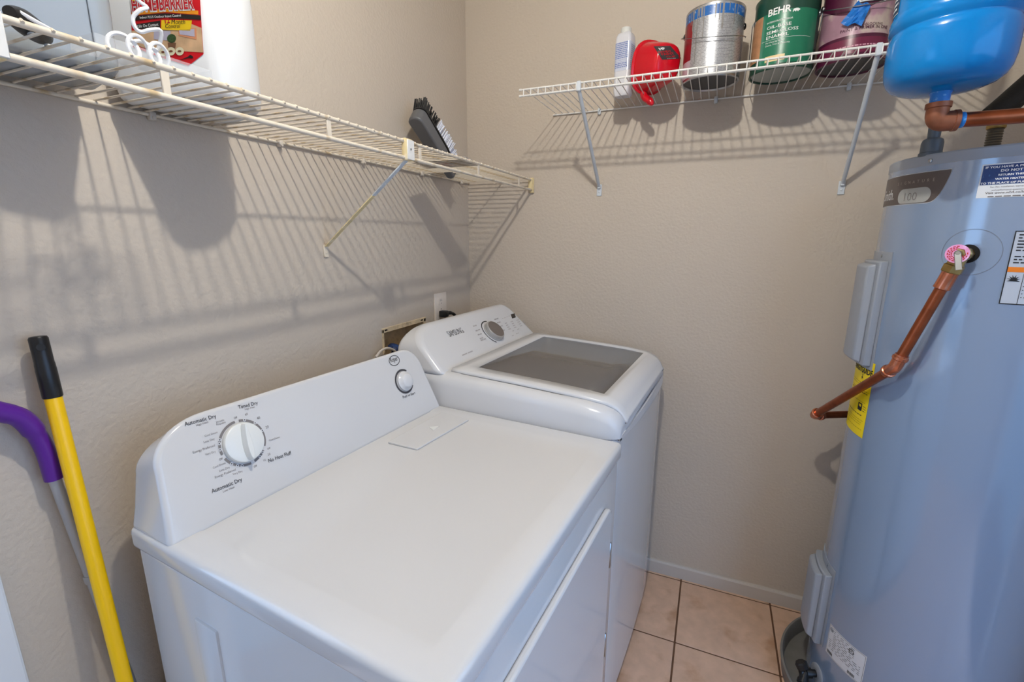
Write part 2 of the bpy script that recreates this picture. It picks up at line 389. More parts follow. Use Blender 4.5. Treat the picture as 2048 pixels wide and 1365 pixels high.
for q in ((800, 360), (937, 402), (1036, 495), (462, 620), (462, 672), (478, 752), (636, 926), (710, 950), (768, 957), (1048, 790), (1010, 847)):
    a = ang(q); c = (DCn[0]+DR*.965*math.cos(a), DCn[1]+DR*.965*math.sin(a))
    T9 = fT(.0012); flat(gl, circ(*c, DR*.065, 14), T9); flat(gd, circ(*c, DR*.028, 10), fT(.0016))
gd.build('lettering', print_d, con, smooth=0); gm.build('lettering', print_m, con, smooth=0); gl.build('dial_marks', plastic_w, con, smooth=0)
# timer dial: skirt + raised grip
def knobT(c): return lambda x, y, z: tuple(P0+Uv*(c[0]+x)+Vv*(c[1]+y)+Nv*z)
KT = knobT(DCn); g = G(); lathe(g, [(DR*.85, .0005), (DR*.85, .006), (DR*.82, .009), (DR*.77, .0102), (DR*.3, .0106)], 48, KT); dial = g.build('timer_dial', plastic_d, con, smooth=30)
g = G(); ga = math.atan2(c3(860, 860)[1]-c3(750, 430)[1], c3(860, 860)[0]-c3(750, 430)[0]); ca, sa = math.cos(ga), math.sin(ga)
def gT(w): return lambda u, v: KT((u*ca-v*sa), (u*sa+v*ca), w)
grip = [(DR*.80*math.cos(t), DR*.16*math.sin(t)*(1+.35*math.cos(t))) for t in [2*math.pi*i/28 for i in range(28)]]
prism(g, grip, gT(.0104), lambda u, v: gT(.024)(u*.93, v*.62)); g.build('grip', plastic_d, dial, smooth=50, bevel=.002)
sc = fpx((808.5, 763)); SR = abs(fpx((822, 759))[0]-sc[0])
g = G(); ST = knobT(sc); n = 24
o1 = [(sc[0]+SR*1.25*math.cos(a), sc[1]+SR*1.25*math.sin(a)) for a in lin(R_(50), R_(325), n)]; o2 = [(sc[0]+SR*1.05*math.cos(a), sc[1]+SR*1.05*math.sin(a)) for a in lin(R_(50), R_(325), n)]
g.add([T8(*p) for p in o1+o2], [(i, i+1, i+1+n, i+n) for i in range(n-1)]); g.build('button_ring', print_d, con, smooth=0)
g = G(); lathe(g, [(SR*.98, .0004), (SR*.98, .006), (SR*.8, .009), (SR*.72, .015), (SR*.6, .018), (SR*.2, .0185)], 28, ST); g.build('start_button', plastic_w, con)
# front: door
g = G(); o1 = rrect(-DW_+.075, -.085, .20, .795, .03); prism(g, o1, lambda b_, z: D(-.008, b_, z), lambda b_, z: D(.006, b_, z)); dd = g.build('door', enamel, dry, smooth=35, bevel=.005, seg=3)
for z in (.62, .36): g = G(); rbox(g, -.006, .006, -.083, -.074, z, z+.07, .002, 1, D); g.build('hinge', steel, dd)
g = G(); rbox(g, .004, .012, -DW_+.11, -DW_+.16, .42, .58, .003, 2, D); g.build('door_grip', enamel, dd)
for a_ in (-.60, -.06):
    for b_ in (-.06, -DW_+.06):
        g = G(); lathe(g, [(.016, 0), (.016, .012), (.010, .014), (.010, .03)], 14, T=lambda x, y, z, a_=a_, b_=b_: D(a_+x, b_+y, z)); g.build('foot', black_p, dry)
# ------------------------------------------------------------------ washer
WTH = R_(-3.8); WC, WS = math.cos(WTH), math.sin(WTH); WXF, WYR, WWD = .8585, -.085, .675
def W(a, b, z): return (WXF+a*WC-b*WS, WYR+a*WS+b*WC, z)
was = thing('washing_machine', 'white top loading washer with a dark glass lid in the corner', 'washing machine', W(-.35, -WWD/2, 0), WTH)
g = G(); bow = lambda t: .008*(1-(2*t-1)**2)
pl = [(-.70, 0), (-.70, -WWD)]
for k in range(7): a = R_(180+90*k/6); pl.append((-.035+.035*math.cos(R_(-90+90*k/6)), -WWD+.035+.035*math.sin(R_(-90+90*k/6))))
for t in lin(.08, .92, 9): pl.append((bow(t), -WWD+WWD*t))
for k in range(7): a = R_(90*k/6); pl.append((-.035+.035*math.cos(a), -.035+.035*math.sin(a)))
prism(g, pl, lambda a, b_: W(a, b_, .022), lambda a, b_: W(a, b_, .902)); g.build('cabinet', enamel, was, smooth=40)
ST_ = [(-.70, 1.010), (-.52, 1.010), (-.48, 1.009), (-.40, 1.006), (-.28, 1.001), (-.16, .995), (-.09, .990), (-.05, .984), (-.025, .974), (-.008, .960), (.003, .942)]
def zt(a):
    for (a0, z0), (a1, z1) in zip(ST_, ST_[1:]):
        if a <= a1: return z0+(z1-z0)*(a-a0)/(a1-a0)
    return ST_[-1][1]
def cover_sec(a, top):
    ins = .0 if a < -.06 else .022*((a+.06)/.063)**2; f = .032; b0, b1 = -WWD-.003+ins, .003-ins; s = []
    s.append((b0, .906))
    for k in range(6): q = R_(180-90*k/5); s.append((b0+f+f*math.cos(q), top-f+f*math.sin(q)))
    for t in lin(.1, .9, 5): s.append((b0+f+(b1-b0-2*f)*t, top-(.045 if -.45 < a < -.1 else 0)))
    for k in range(6): q = R_(90-90*k/5); s.append((b1-f+f*math.cos(q), top-f+f*math.sin(q)))
    s.append((b1, .906)); return [W(a, *p) for p in s]
g = G(); secs = [cover_sec(a, z) for a, z in ST_]+[cover_sec(.004, .93)]; n = len(secs[0]); v = sum(secs, []); f = []
for i in range(len(secs)-1):
    for k in range(n): f.append((i*n+k, i*n+(k+1) % n, (i+1)*n+(k+1) % n, (i+1)*n+k))
f += [tuple(range(n)), tuple(range((len(secs)-1)*n, len(secs)*n))]
g.add(v, f); cov = g.build('top_cover', plastic_w, was, smooth=38)
g = G(); prism(g, [(a*1.0-.002 if a > -.6 else a, b_) for a, b_ in pl], lambda a, b_: W(a, b_, .9015), lambda a, b_: W(a, b_, .9065)); g.build('seam', mat('seam_grey', (150, 150, 156), .6), was, smooth=0)
# lid: frame with a glass pane
LB0, LB1, LA0, LA1 = -.640, -.035, -.512, .008; GB0, GB1, GA0, GA1 = -.588, -.072, -.455, -.062
st = sorted(set(lin(LA0, GA0, 3)+lin(GA0, GA1, 7)+[-.045, -.032, -.020, -.008, .002, LA1]))
def lz(a): return zt(min(a, .003))+.005 - (max(0, a+.02)*.25)
def lidb(a): k = .0 if a < -.10 else .03*((a+.10)/.11)**2; return LB0+k, LB1-k
v = []; f = []
for a in st:
    b0, b1 = lidb(a); e = .006
    for b_ in (b0, b0+e, GB0, GB1, b1-e, b1): v.append(W(a, b_, lz(a)-(.006 if b_ in (b0, b1) else 0)))
for i in range(len(st)-1):
    for k in range(5):
        if k == 2 and st[i] >= GA0-1e-6 and st[i+1] <= GA1+1e-6: continue
        f.append((i*6+k, i*6+k+1, (i+1)*6+k+1, (i+1)*6+k))
g = G(); g.add(v, f); lidf = g.build('lid', plastic_w, was, smooth=60, solid=.010)
g = G(); v = []; f = []
sa_ = lin(GA0, GA1, 8)
for a in sa_: v += [W(a, GB0-.002, lz(a)-.001), W(a, GB1+.002, lz(a)-.001)]
for i in range(len(sa_)-1): f.append((2*i, 2*i+1, 2*i+3, 2*i+2))
glass_m = bpy.data.materials.new('tinted_glass'); glass_m.use_nodes = True; nt = glass_m.node_tree
pb = nt.nodes['Principled BSDF']; pb.inputs['Base Color'].default_value = srgb(118, 112, 108); pb.inputs['Roughness'].default_value = .07; pb.inputs['Alpha'].default_value = .78
g.add(v, f); g.build('glass_pane', glass_m, lidf, smooth=60, solid=.004)
g = G(); tc_ = W(-.27, -.33, 0); lathe(g, [(.20, .9605), (.195, .966), (.178, .9605)], 48, cx=tc_[0], cy=tc_[1], cap=False); g.build('tub_ring', mat('tub_ring', (205, 205, 206), .4), was)
o1 = [(b_, .912) for b_ in lin(-.034, -WWD+.034, 12)]+[(b_, .905-.030*math.sin(math.pi*.6*(b_+WWD)/WWD)) for b_ in lin(-WWD+.034, -.034, 16)]
g = G(); prism(g, o1, lambda b_, z: W(bow((b_+WWD)/WWD)-.002, b_, z), lambda b_, z: W(bow((b_+WWD)/WWD)+.0035, b_, z)); g.build('front_skirt', plastic_w, was, smooth=30)
# washer console
WA0, WA1, WZ0, WZT = -.518, -.655, 1.004, .128; WH = math.hypot(WA1-WA0, WZT)
def WFc(b, h): return W(WA0+(WA1-WA0)*h/WH, b, WZ0+WZT*h/WH)
def WBk(b, h): return W(-.70, b*1.0, WZ0+(WZT-.014)*h/WH)
out = [(-.002, -.004)]
for k in range(11): a = R_(90*k/10); out.append((-.018-.045+.045*math.cos(a), WH-.06+.06*math.sin(a)))
for k in range(13): a = R_(90+90*k/12); out.append((-WWD+.010+.12+.12*math.cos(a), WH-.10+.10*math.sin(a)))
out.append((-WWD-.001, -.004))
g = G(); prism(g, out, WFc, WBk); wcon = g.build('control_console', plastic_w, was, smooth=35, bevel=.016, seg=5)
Q0 = np.array(WFc(-.3, 0)); QU = np.array(W(0, 1, 0))-np.array(W(0, 0, 0)); QV = np.array(WFc(-.3, WH))-Q0; QV /= np.linalg.norm(QV); QN = np.cross(QU, QV)
if QN[0] < 0: QN = -QN
def qT(e): return lambda u, v: tuple(Q0+QU*u+QV*v+QN*e)
def qpx(q): p = on_plane(q, Q0+QN*.0008, QN)-Q0; return (p @ QU, p @ QV)
def c5(x, y): return qpx((880+x*.10742, 600+y*.10742))
gk, gg = G(), G(); Q8 = qT(.0008)
text(gk, 'SAMSUNG', c5(190, 688), c5(458, 606), Q8, .0, 1.7)
def mark(x0, y0, x1, y1, h=22):
    p0, p1 = np.array(c5(x0, y0)), np.array(c5(x1, y1)); up = np.array(c5(x0-h*.35, y0-h))-p0
    m = p0+(p1-p0)*.55; gp = (p1-p0)*.08
    for s, e in ((p0, m-gp), (m, p1)): flat(gg, [tuple(s), tuple(e), tuple(e+up), tuple(s+up)], Q8)
for q in ((418, 1045, 610, 965), (620, 505, 685, 485), (668, 590, 750, 562), (708, 665, 782, 640), (745, 740, 805, 712), (762, 770, 858, 735), (1015, 380, 1090, 355), (1065, 442, 1130, 422), (1115, 510, 1170, 492), (1150, 590, 1208, 572)): mark(*q)
for i in range(4):
    for j in range(3): mark(1210+j*108+i*22, 450+i*36-j*30, 1250+j*108+i*22, 437+i*36-j*30, 14)
for q in ((1160, 360, 1180, 350), (1200, 345, 1220, 335), (1240, 330, 1260, 320), (1280, 315, 1300, 305), (1545, 410, 1565, 402), (1565, 460, 1590, 450), (1460, 300, 1490, 290), (1340, 680, 1375, 664), (1420, 640, 1470, 620), (1350, 590, 1380, 580), (1440, 560, 1475, 545)): mark(*q, 12)
gk.build('lettering', print_d, wcon, smooth=0); gg.build('lettering', print_l, wcon, smooth=0)
g = G(); d0 = [c5(1318, 272), c5(1385, 255), c5(1412, 328), c5(1345, 348)]; prism(g, d0, qT(.0004), qT(.0016)); g.build('display', mat('display_black', (30, 26, 28), .12), wcon, smooth=0)
kc = c5(990, 600); KR = np.linalg.norm(np.array(c5(1128, 560))-np.array(c5(880, 640)))*.43
KW = lambda x, y, z: tuple(Q0+QU*(kc[0]+x)+QV*(kc[1]+y)+QN*z)
g = G(); lathe(g, [(KR, .0006), (KR, .004), (KR*.95, .005), (KR*.93, .017), (KR*.88, .019), (KR*.82, .0195)], 40, KW); kn = g.build('selector_dial', mat('silver_plastic', (186, 184, 182), .3, .5), wcon, smooth=40)
g = G(); lathe(g, [(KR*.84, .0190), (KR*.84, .0202), (KR*.5, .0202)], 40, KW); g.build('dial_face', mat('dial_grey', (132, 124, 120), .35, .6), kn, smooth=40)
g = G(); n = 24; o1 = [(kc[0]+KR*1.28*math.cos(a), kc[1]+KR*1.28*math.sin(a)) for a in lin(R_(72), R_(235), n)]; o2 = [(kc[0]+KR*1.19*math.cos(a), kc[1]+KR*1.19*math.sin(a)) for a in lin(R_(72), R_(235), n)]
g.add([Q8(*p) for p in o1+o2], [(i, i+1, i+1+n, i+n) for i in range(n-1)]); g.build('dial_ring', print_k, wcon, smooth=0)
for a_ in (-.64, -.06):
    for b_ in (-.06, -WWD+.06):
        g = G(); lathe(g, [(.018, 0), (.018, .010), (.011, .012), (.011, .026)], 14, T=lambda x, y, z, a_=a_, b_=b_: W(a_+x, b_+y, z)); g.build('foot', black_p, was)
# ------------------------------------------------------------------ water heater
HC, HR, HZS, HZT = (1.633, -.321), .24, 1.5665, 1.591
ht = thing('water_heater', 'tall grey cylindrical water heater with stickers and two access panels', 'water heater', (HC[0], HC[1], .012))
def HT(r, th, z): return (HC[0]+r*math.cos(th), HC[1]+r*math.sin(th), z)
g = G(); lathe(g, [(HR-.02, .014), (HR-.004, .016), (HR, .02), (HR, HZS-.001)], 96, cx=HC[0], cy=HC[1]); g.build('jacket', jacket_m, ht, smooth=40)
g = G(); lathe(g, [(HR+.0004, HZS-.001), (HR+.0010, HZS+.0005), (HR+.0010, HZT-.004), (HR-.001, HZT-.001), (HR-.008, HZT), (HR-.05, HZT+.002)], 96, cx=HC[0], cy=HC[1]); hcap = g.build('top_cap', panel_m, ht, smooth=30)
def hpx(q, e=0): return cpx(q, HC, HR+e)
HM = cylmap(HC, HR); HM2 = cylmap(HC, HR, .0012); HM3 = cylmap(HC, HR, .0018)
def screw(parent, th, z, r=.0045, e=.002):
    g = G(); P = HT(HR+e, th, z); T = frame_T(P, (math.cos(th), math.sin(th), 0)); lathe(g, [(r, -.002), (r, .001), (r*.6, .0022), (r*.2, .0024)], 14, T); g.build('screw', steel, parent)
a, z = on_cyl((1862, 322), HC, HR); screw(hcap, a, z)
def sector(g, r0, r1, t0, t1, z0, z1, n=14, tp=0., zp=0.):
    v = []; f = []
    for i in range(n+1):
        t = t0+(t1-t0)*i/n; ti = t0+tp+(t1-t0-2*tp)*i/n
        v += [HT(r0, t, z0), HT(r0, t, z1), HT(r1, ti, z0+zp), HT(r1, ti, z1-zp)]
    for i in range(n):
        k = 4*i; f += [(k, k+4, k+6, k+2), (k+1, k+3, k+7, k+5), (k+2, k+6, k+7, k+3), (k, k+1, k+5, k+4)]
    f += [(0, 2, 3, 1), (4*n, 4*n+1, 4*n+3, 4*n+2)]
    return g.add(v, f)
for z0, z1, lab in ((1.058, 1.369, 'grey access panel above the yellow sticker'), (.176, .452, 'grey access panel above the drain valve')):
    t0, t1 = R_(-163-34), R_(-162.5)
    g = G(); sector(g, HR-.001, HR+.002, t0, t1, z0+.004 if z0 > 1 else z0+.012, z1); pn = g.build('access_panel', panel_m, ht, smooth=30, label=lab)
    g = G(); sector(g, HR+.001, HR+.020, t0+R_(1.8), t1-R_(1.8), z0+.012, z1-.022, tp=R_(.5), zp=.002); g.build('panel_step', panel_m, pn, smooth=30, bevel=.003)
    g = G(); sector(g, HR+.0195, HR+.036, t0+R_(5), t1-R_(5), z0+.018, z1-.030, tp=R_(2.2), zp=.007); g.build('panel_cover', panel_m, pn, smooth=30, bevel=.004)
    screw(pn, R_(-180+7), z1-.011, .004)
# badge
bt = 1.551; u0, u1 = R_(-196)*HR, hpx((1903, 343))[0]
def bbot(u):
    us = hpx((1850, 396))[0]; k = min(1, max(0, (u1-u)/(u1-us))); return bt-.006-(bt-1.4895)*(1-(1-k)**3.2)
g = G(); us_ = hpx((1850, 396))[0]; BU = lin(u0, us_, 16)+[us_+(u1-us_)*math.sin(math.pi/2*i/24) for i in range(1, 25)]; g = G(); cyl_sheet(g, BU+[u1+.0012], lambda u: bt+.0016, lambda u: bbot(min(u, u1))-.0018, cylmap(HC, HR, .0003)); bd = g.build('badge_border', mat('badge_silver', (180, 184, 190), .4), ht, label='brown brand badge with a silver rim')
g = G(); cyl_sheet(g, BU, lambda u: bt, bbot, cylmap(HC, HR, .0006)); g.build('badge', mat('badge_brown', (92, 82, 78), .4), bd)
pl_, pr_ = hpx((1797, 395)), hpx((1863, 385))
def pillh(u): d = min(u-pl_[0], pr_[0]-u, .0165); return max(0, .0165**2-(.0165-d)**2)**.5+.0005
g = G(); cyl_sheet(g, [pl_[0]+(pr_[0]-pl_[0])*(.5-.5*math.cos(math.pi*i/30)) for i in range(31)], lambda u: 1.5015+pillh(u), lambda u: 1.5015-pillh(u), HM2); pill = g.build('badge_plate', mat('badge_grey', (166, 166, 162), .4), bd)
g = G(); text(g, '100', (pl_[0]+.024, 1.4905), (pr_[0]-.032, 1.4905), HM3, -.012, .95); g.build('lettering', print_m, pill, smooth=0)
g = G(); text(g, 'Smith.', (hpx((1789, 390))[0]-.066, 1.497), (hpx((1789, 390))[0], 1.497), HM2, .0, 1.35); g.build('lettering', print_w, bd, smooth=0)
g = G(); x0, x1 = hpx((1797, 370))[0], hpx((1872, 358))[0]
for i, ch in enumerate('SIGNATURE'): x = x0+(x1-x0)*i/8.4; text_sz(g, ch, (x, 1.5295), .0098, HM2, -.01)
g.build('lettering', mat('tan_print', (176, 164, 154), .5), bd, smooth=0)
# blue notice sticker
LT, LBt = hpx((1963, 330)), hpx((1954, 397)); x0 = .5*(LT[0]+LBt[0]); x1 = x0+.090; zt_, zb_ = LT[1], LBt[1]
g = G(); sub_flat(g, x0, x1, zb_, zt_, HM); ns = g.build('notice_sticker', mat('sticker_white', (226, 228, 230), .4), ht, label='white sticker with a navy block and white capital letters')
zm = zt_-(zt_-zb_)*.615
g = G(); sub_flat(g, x0+.0025, x1-.0025, zm, zt_-.0025, HM2); g.build('navy_block', mat('sticker_navy', (30, 58, 116), .4, dirt=((70, 130, 180), 70, .62)), ns)
g = G(); zz = zt_-.0090
for body, w, h in (('IF YOU HAVE A PROBLEM', .078, 1), ('DO NOT', .031, 1.), ('RETURN THIS', .036, 1.), ('WATER HEATER', .043, 1), ('TO THE PLACE OF PURCHASE', .084, 1)): textc(g, body, ((x0+x1)/2, zz), w, HM3, .03, .85); zz -= .0078
g.build('lettering', print_w, ns, smooth=0)
g = G(); zz = zm-.0062
for body, w in (('For ALL installation, warranty', .052), ('and performance questions', .046), ('Visit www.wh4.co/help', .064)): textc(g, body, ((x0+x1)/2, zz), w, HM2, .01 if 'www' in body else 0); zz -= .0062
dashes(g, (x0+x1)/2-.027, (x0+x1)/2+.027, zz, .0022, HM2, 5); g.build('lettering', print_m, ns, smooth=0)
# relief valve hole, ring and valve
va, vz = on_cyl((1935, 508), HC, HR); vn = (math.cos(va), math.sin(va), 0); rc = hpx((1941, 505))
g = G(); ring2(g, circ(rc[0], rc[1], .049, 48), circ(rc[0], rc[1], .0482, 48), HM); g.build('pressed_ring', mat('ring_grey', (112, 118, 130), .5), ht, smooth=0)
g = G(); flat(g, circ(va*HR, vz, .020, 32), cylmap(HC, HR, .0008)); g.build('valve_hole', mat('hole_dark', (18, 16, 16), .8), ht, smooth=0)
A0 = HT(HR+.002, va, vz); VT = frame_T(A0, vn)
vout = Vector(HT(HR+.050, R_(-124.4), vz-.014)); vdir = (Vector(HT(HR+.055, R_(-138.6), 1.105))-vout).normalized()
g = G(); lathe(g, [(.0125, -.004), (.0125, .02), (.0155, .021), (.0155, .032), (.013, .034), (.014, .06), (.012, .064)], 8, VT); vb = g.build('relief_valve', brass, ht, smooth=20)
g = G(); lathe(g, [(.015, -.014), (.016, .008), (.019, .010), (.019, .024), (.017, .026)], 6, frame_T(vout, vdir)); g.build('valve_outlet', brass, vb, smooth=20)
tagP = Vector(HT(HR+.066, va, vz+.001)); tn = Vector((-.30, -.93, .20)).normalized()
g = G(); TT = frame_T(tagP, tn); lathe(g, [(.0195, 0), (.0195, .0012), (.002, .0013)], 32, TT); tg = g.build('valve_tag', mat('tag_pink', (226, 150, 196), .5, dirt=((232, 190, 226), 60, .5)), vb, smooth=20)
g = G()
for r0 in (.0165, .0135, .0105):
    for i in range(16):
        a = 2*math.pi*i/16+r0*90
        if math.sin(a*1.0+2.4) > .75: continue
        TT2 = lambda u, v, r0=r0: TT(r0*math.cos(u), r0*math.sin(u), .0018) if v == 0 else TT((r0-.0018)*math.cos(u), (r0-.0018)*math.sin(u), .0018)
        g.add([TT2(a, 0), TT2(a+.27, 0), TT2(a+.27, 1), TT2(a, 1)], [(0, 1, 2, 3)])
g.build('lettering', print_r, tg, smooth=0)
lp = tagP+tn*.004
g = G(); lathe(g, [(.006, -.004), (.006, .004), (.004, .006)], 12, frame_T(lp, tn)); p2 = lp+Vector((.003, -.012, -.034))
dv = (p2-lp).normalized(); sd = dv.cross(tn).normalized()
rbox(g, 0, (p2-lp).length, -.0055, .0055, -.001, .0015, .0008, 1, lambda x, y, z: tuple(lp+dv*x+sd*y+tn*(z+.004))); g.build('valve_lever', steel, vb, smooth=30)
# warning sheet
wl, wt, wb = hpx((2022, 500))[0], hpx((2031, 462))[1], hpx((2001, 608))[1]; wr = wl+.13
g = G(); sub_flat(g, wl, wr, wb, wt, HM); ws = g.build('warning_sheet', mat('sheet_grey', (188, 194, 204), .4), ht, label='pale warning sheet with a black outline and an orange band')
gk, go = G(), G()
for x0, x1, z0, z1 in ((wl, wr, wt-.0018, wt), (wl, wr, wb, wb+.0018), (wl, wl+.0018, wb, wt), (wr-.0018, wr, wb, wt), (wl+.026, wl+.0268, wb, wt-(wt-wb)*.57)): sub_flat(gk, x0, x1, z0, z1, HM2, 6)
zo = wt-(wt-wb)*.485; sub_flat(go, wl+.0018, wr-.0018, zo-.0105, zo, HM2, 8); go.build('orange_band', mat('warn_orange', (236, 128, 26), .5), ws)
for i in range(10):
    if i == 6: continue
    dashes(gk, wl+.007, wr-.006, wt-.009-i*.0062, .0024, HM2, 20+i)
for i in range(7): dashes(gk, wl+.034, wr-.006, zo-.018-i*.0075, .0028, HM2, 40+i); flat(gk, circ(wl+.030, zo-.0165-i*.0075, .0010, 8), HM2)
bc = (wl+.0135, zo-.026); pts = []
for i in range(15):
    a = R_(-20+220*i/14); rr = .0105 if i % 2 == 0 else .0042; pts.append((bc[0]+rr*math.cos(a), bc[1]+rr*math.sin(a)))
flat(gk, pts, HM2); gk.build('print', print_k, ws, smooth=0)
# yellow energy sticker
ex0, ex1 = R_(-160.6-30)*HR, hpx((1746, 760))[0]; et, eb = 1.083, hpx((1725, 878))[1]
g = G(); sub_flat(g, ex0, ex1, eb, et, HM, 14); en = g.build('energy_sticker', mat('sticker_yellow', (250, 220, 10), .4), ht, label='bright yellow energy sticker with black lettering')
g = G(); text(g, 'ENERGYGUIDE', (ex1-.125, et-.036), (ex1-.003, et-.036), HM2, .03, 1.25)
cx = ex1-.046; flat(g, [(cx-.001, et-.040), (cx+.001, et-.040), (cx+.001, et-.047), (cx+.004, et-.047), (cx, et-.055), (cx-.004, et-.047), (cx-.001, et-.047)], HM2)
for i in range(22):
    if i in (0, 3, 6, 7, 8, 10, 14, 16, 20): continue
    if 11 <= i <= 13: dashes(g, ex1-.018, ex1-.005, et-.056-i*.0062, .0014, HM2, 70+i); continue
    dashes(g, ex1-.11, ex1-.005-(i % 4)*.004, et-.058-i*.0062, .0007 if i % 5 else .0018, HM2, 70+i)
o1 = rrect(ex1-.042, ex1-.022, et-.139, et-.118, .002, 2); o2 = rrect(ex1-.038, ex1-.026, et-.128, et-.121, .001, 2); ring2(g, o1, o2, HM2); g.build('lettering', print_k, en, smooth=0)
# rating label
r0, r1 = hpx((1660, 1255))[0], hpx((1735, 1313))[0]; rt, rb = hpx((1662, 1248))[1], hpx((1652, 1303))[1]
g = G(); sub_flat(g, r0, r1, rb, rt, HM); rl = g.build('rating_label', mat('label_white', (218, 220, 226), .4), ht, label='white rating label with round marks and barcodes')
g = G(); w = r1-r0
for x0, x1, z0, z1 in ((r0+.002, r1-.002, rt-.0032, rt-.0025), (r0+.002, r1-.002, rb+.0025, rb+.0032), (r0+.002, r0+.0026, rb+.0025, rt-.0025), (r1-.0026, r1-.002, rb+.0025, rt-.0025)): sub_flat(g, x0, x1, z0, z1, HM2, 6)
for c, rr in (((r0+.011, rt-.013), .0062), ((r0+w*.67, rt-.02), .0075)): ring2(g, circ(*c, rr, 24), circ(*c, rr*.8, 24), HM2)
text(g, 'UL', (r0+w*.67-.004, rt-.0225), (r0+w*.67+.0035, rt-.0225), HM2, .02); text(g, 'CE', (r0+.0075, rt-.0155), (r0+.0145, rt-.0155), HM2, .02)
for i in range(11): dashes(g, r0+.02+(i > 5)*-.012, r1-.03+(i > 5)*.02, rt-.010-i*.0062, .0013, HM2, 90+i, .004, .014, .006)
for bx in (r0+.006, r1-.04):
    x = bx; rnd = random.Random(3)
    while x < bx+.02: ww = rnd.choice((.0005, .001, .0014)); flat(g, [(x, rb+.006), (x+ww, rb+.006), (x+ww, rb+.015), (x, rb+.015)], HM2); x += ww+.0008
g.build('print', print_k, rl, smooth=0)
# drain valve
dv_t = R_(-163); dz = .088; dn = Vector((math.cos(dv_t), math.sin(dv_t), 0)); P = Vector(HT(HR, dv_t, dz))
g = G(); lathe(g, [(.030, -.001), (.030, .003), (.026, .005), (.012, .006)], 28, frame_T(P, dn)); g.build('drain_flange', panel_m, ht)
g = G(); lathe(g, [(.011, 0), (.011, .018), (.015, .019), (.015, .034), (.011, .035), (.011, .050)], 14, frame_T(P, dn)); c = P+dn*.036
lathe(g, [(.0125, 0), (.0125, .022), (.015, .023), (.015, .034), (.012, .036)], 14, frame_T(c, Vector((-.25, -.75, -.45)))); drv = g.build('drain_valve', black_p, ht)
g = G(); lathe(g, [(.007, 0), (.007, .012), (.017, .013), (.018, .028), (.014, .032)], 8, frame_T(c, Vector((-.45, .25, .85)))); g.build('valve_knob', black_p, drv, smooth=20)
# nipple on the heater's top
nz = on_plane((1864, 292), (0, -.416, 0), (0, 1, 0)); NX, NY = 1.434, -.414
g = G(); lathe(g, [(.0225, HZT-.003), (.0225, HZT+.004), (.0205, HZT+.006), (.0205, HZT+.026), (.0185, HZT+.033), (.0145, HZT+.036)], 28, cx=NX, cy=NY); g.build('pipe_union', pvc, ht, smooth=35)
# drain pan
PC, PR = (1.622, -.328), .302
pan = thing('drain_pan', 'round grey drain pan under the water heater', 'drain pan', (PC[0], PC[1], 0))
g = G(); lathe(g, [(PR-.02, .0), (PR-.004, .0), (PR+.002, .052), (PR+.005, .054), (PR+.005, .058), (PR-.001, .059), (PR-.004, .056), (PR-.010, .006), (.02, .006)], 72, cx=PC[0], cy=PC[1]); g.build('basin', pan_m, pan, smooth=40)
g = G(); lathe(g, [(PR-.055, .0055), (PR-.055, .0085), (PR-.052, .0095), (.02, .0095)], 72, cx=PC[0], cy=PC[1]); g.build('raised_floor', pan_m, pan, smooth=40)
# copper discharge pipe
dp = thing('discharge_pipe', 'bent copper discharge pipe running from the relief valve to the wall side', 'pipe', (1.33, -.185, .84))
B_ = Vector(HT(HR+.055, R_(-138.6), 1.105)); Cc = Vector((1.331, -.190, .852)); Dd = Vector((1.44, -.115, .846)); De = Vector((1.60, -.045, .842))
start = vout+vdir*.022
g = G(); tube(g, [start, B_], .0112, 16); g.build('pipe', copper, dp)
g = G(); tube(g, [B_, Cc], .0112, 16); g.build('pipe', copper, dp)
g = G(); tube(g, fillet([Cc, Dd, De], .03), .0112, 16); g.build('pipe', copper, dp)
def coll(P, d, r=.0140, L=.03):
    d = Vector(d).normalized(); g = G(); lathe(g, [(.0118, 0), (.0155, .002), (.0155, .006), (r, .008), (r, L-.008), (.0155, L-.006), (.0155, L-.002), (.0118, L)], 18, frame_T(Vector(P), d)); return g
coll(start-vdir*.004, vdir, .0150, .046).build('coupling', copper_b, dp)
def elbow(P, d0, d1, name='elbow', L=.034, r=.0138, m=copper_b):
    d0, d1 = Vector(d0).normalized(), Vector(d1).normalized(); P = Vector(P); pts = fillet([P+d0*L, P, P+d1*L], .024, 8)
    rs = [r]*len(pts); g = G(); tube(g, pts, rs, 18)
    for d in (d0, d1): lathe(g, [(r, -.002), (r*1.18, .0), (r*1.18, .006), (r, .008), (.0118, .010)], 18, frame_T(P+d*(L-.012), d))
    return g.build(name, m, dp)
elbow(B_, start-B_, Cc-B_); elbow(Cc, B_-Cc, Dd-Cc)
# expansion tank, pipe
TC, TR = (1.372, -.612), .0968
tk = thing('expansion_tank', 'glossy blue expansion tank standing above the water heater', 'tank', (TC[0], TC[1], 1.68))
prof = [(.016, 1.680), (.030, 1.6805), (.048, 1.682), (.066, 1.6855), (.079, 1.691), (.088, 1.6995), (.0935, 1.711), (.0962, 1.727), (TR, 1.745), (TR, 1.772), (TR-.0015, 1.783), (TR-.0038, 1.786), (TR-.0038, 1.790), (TR+.0006, 1.794), (TR+.001, 1.812), (TR-.0015, 1.818), (TR-.003, 1.822), (TR-.003, 1.95)]
prof += [((TR-.003)*math.cos(R_(a)), 1.95+.055*math.sin(R_(a))) for a in range(10, 90, 10)]
g = G(); lathe(g, prof, 64, cx=TC[0], cy=TC[1]); g.build('vessel', tank_b, tk, smooth=50)
g = G(); lathe(g, [(.0155, 1.659), (.0155, 1.676), (.017, 1.678), (.0175, 1.684)], 20, cx=TC[0], cy=TC[1]); g.build('threaded_nipple', tape_b, tk)
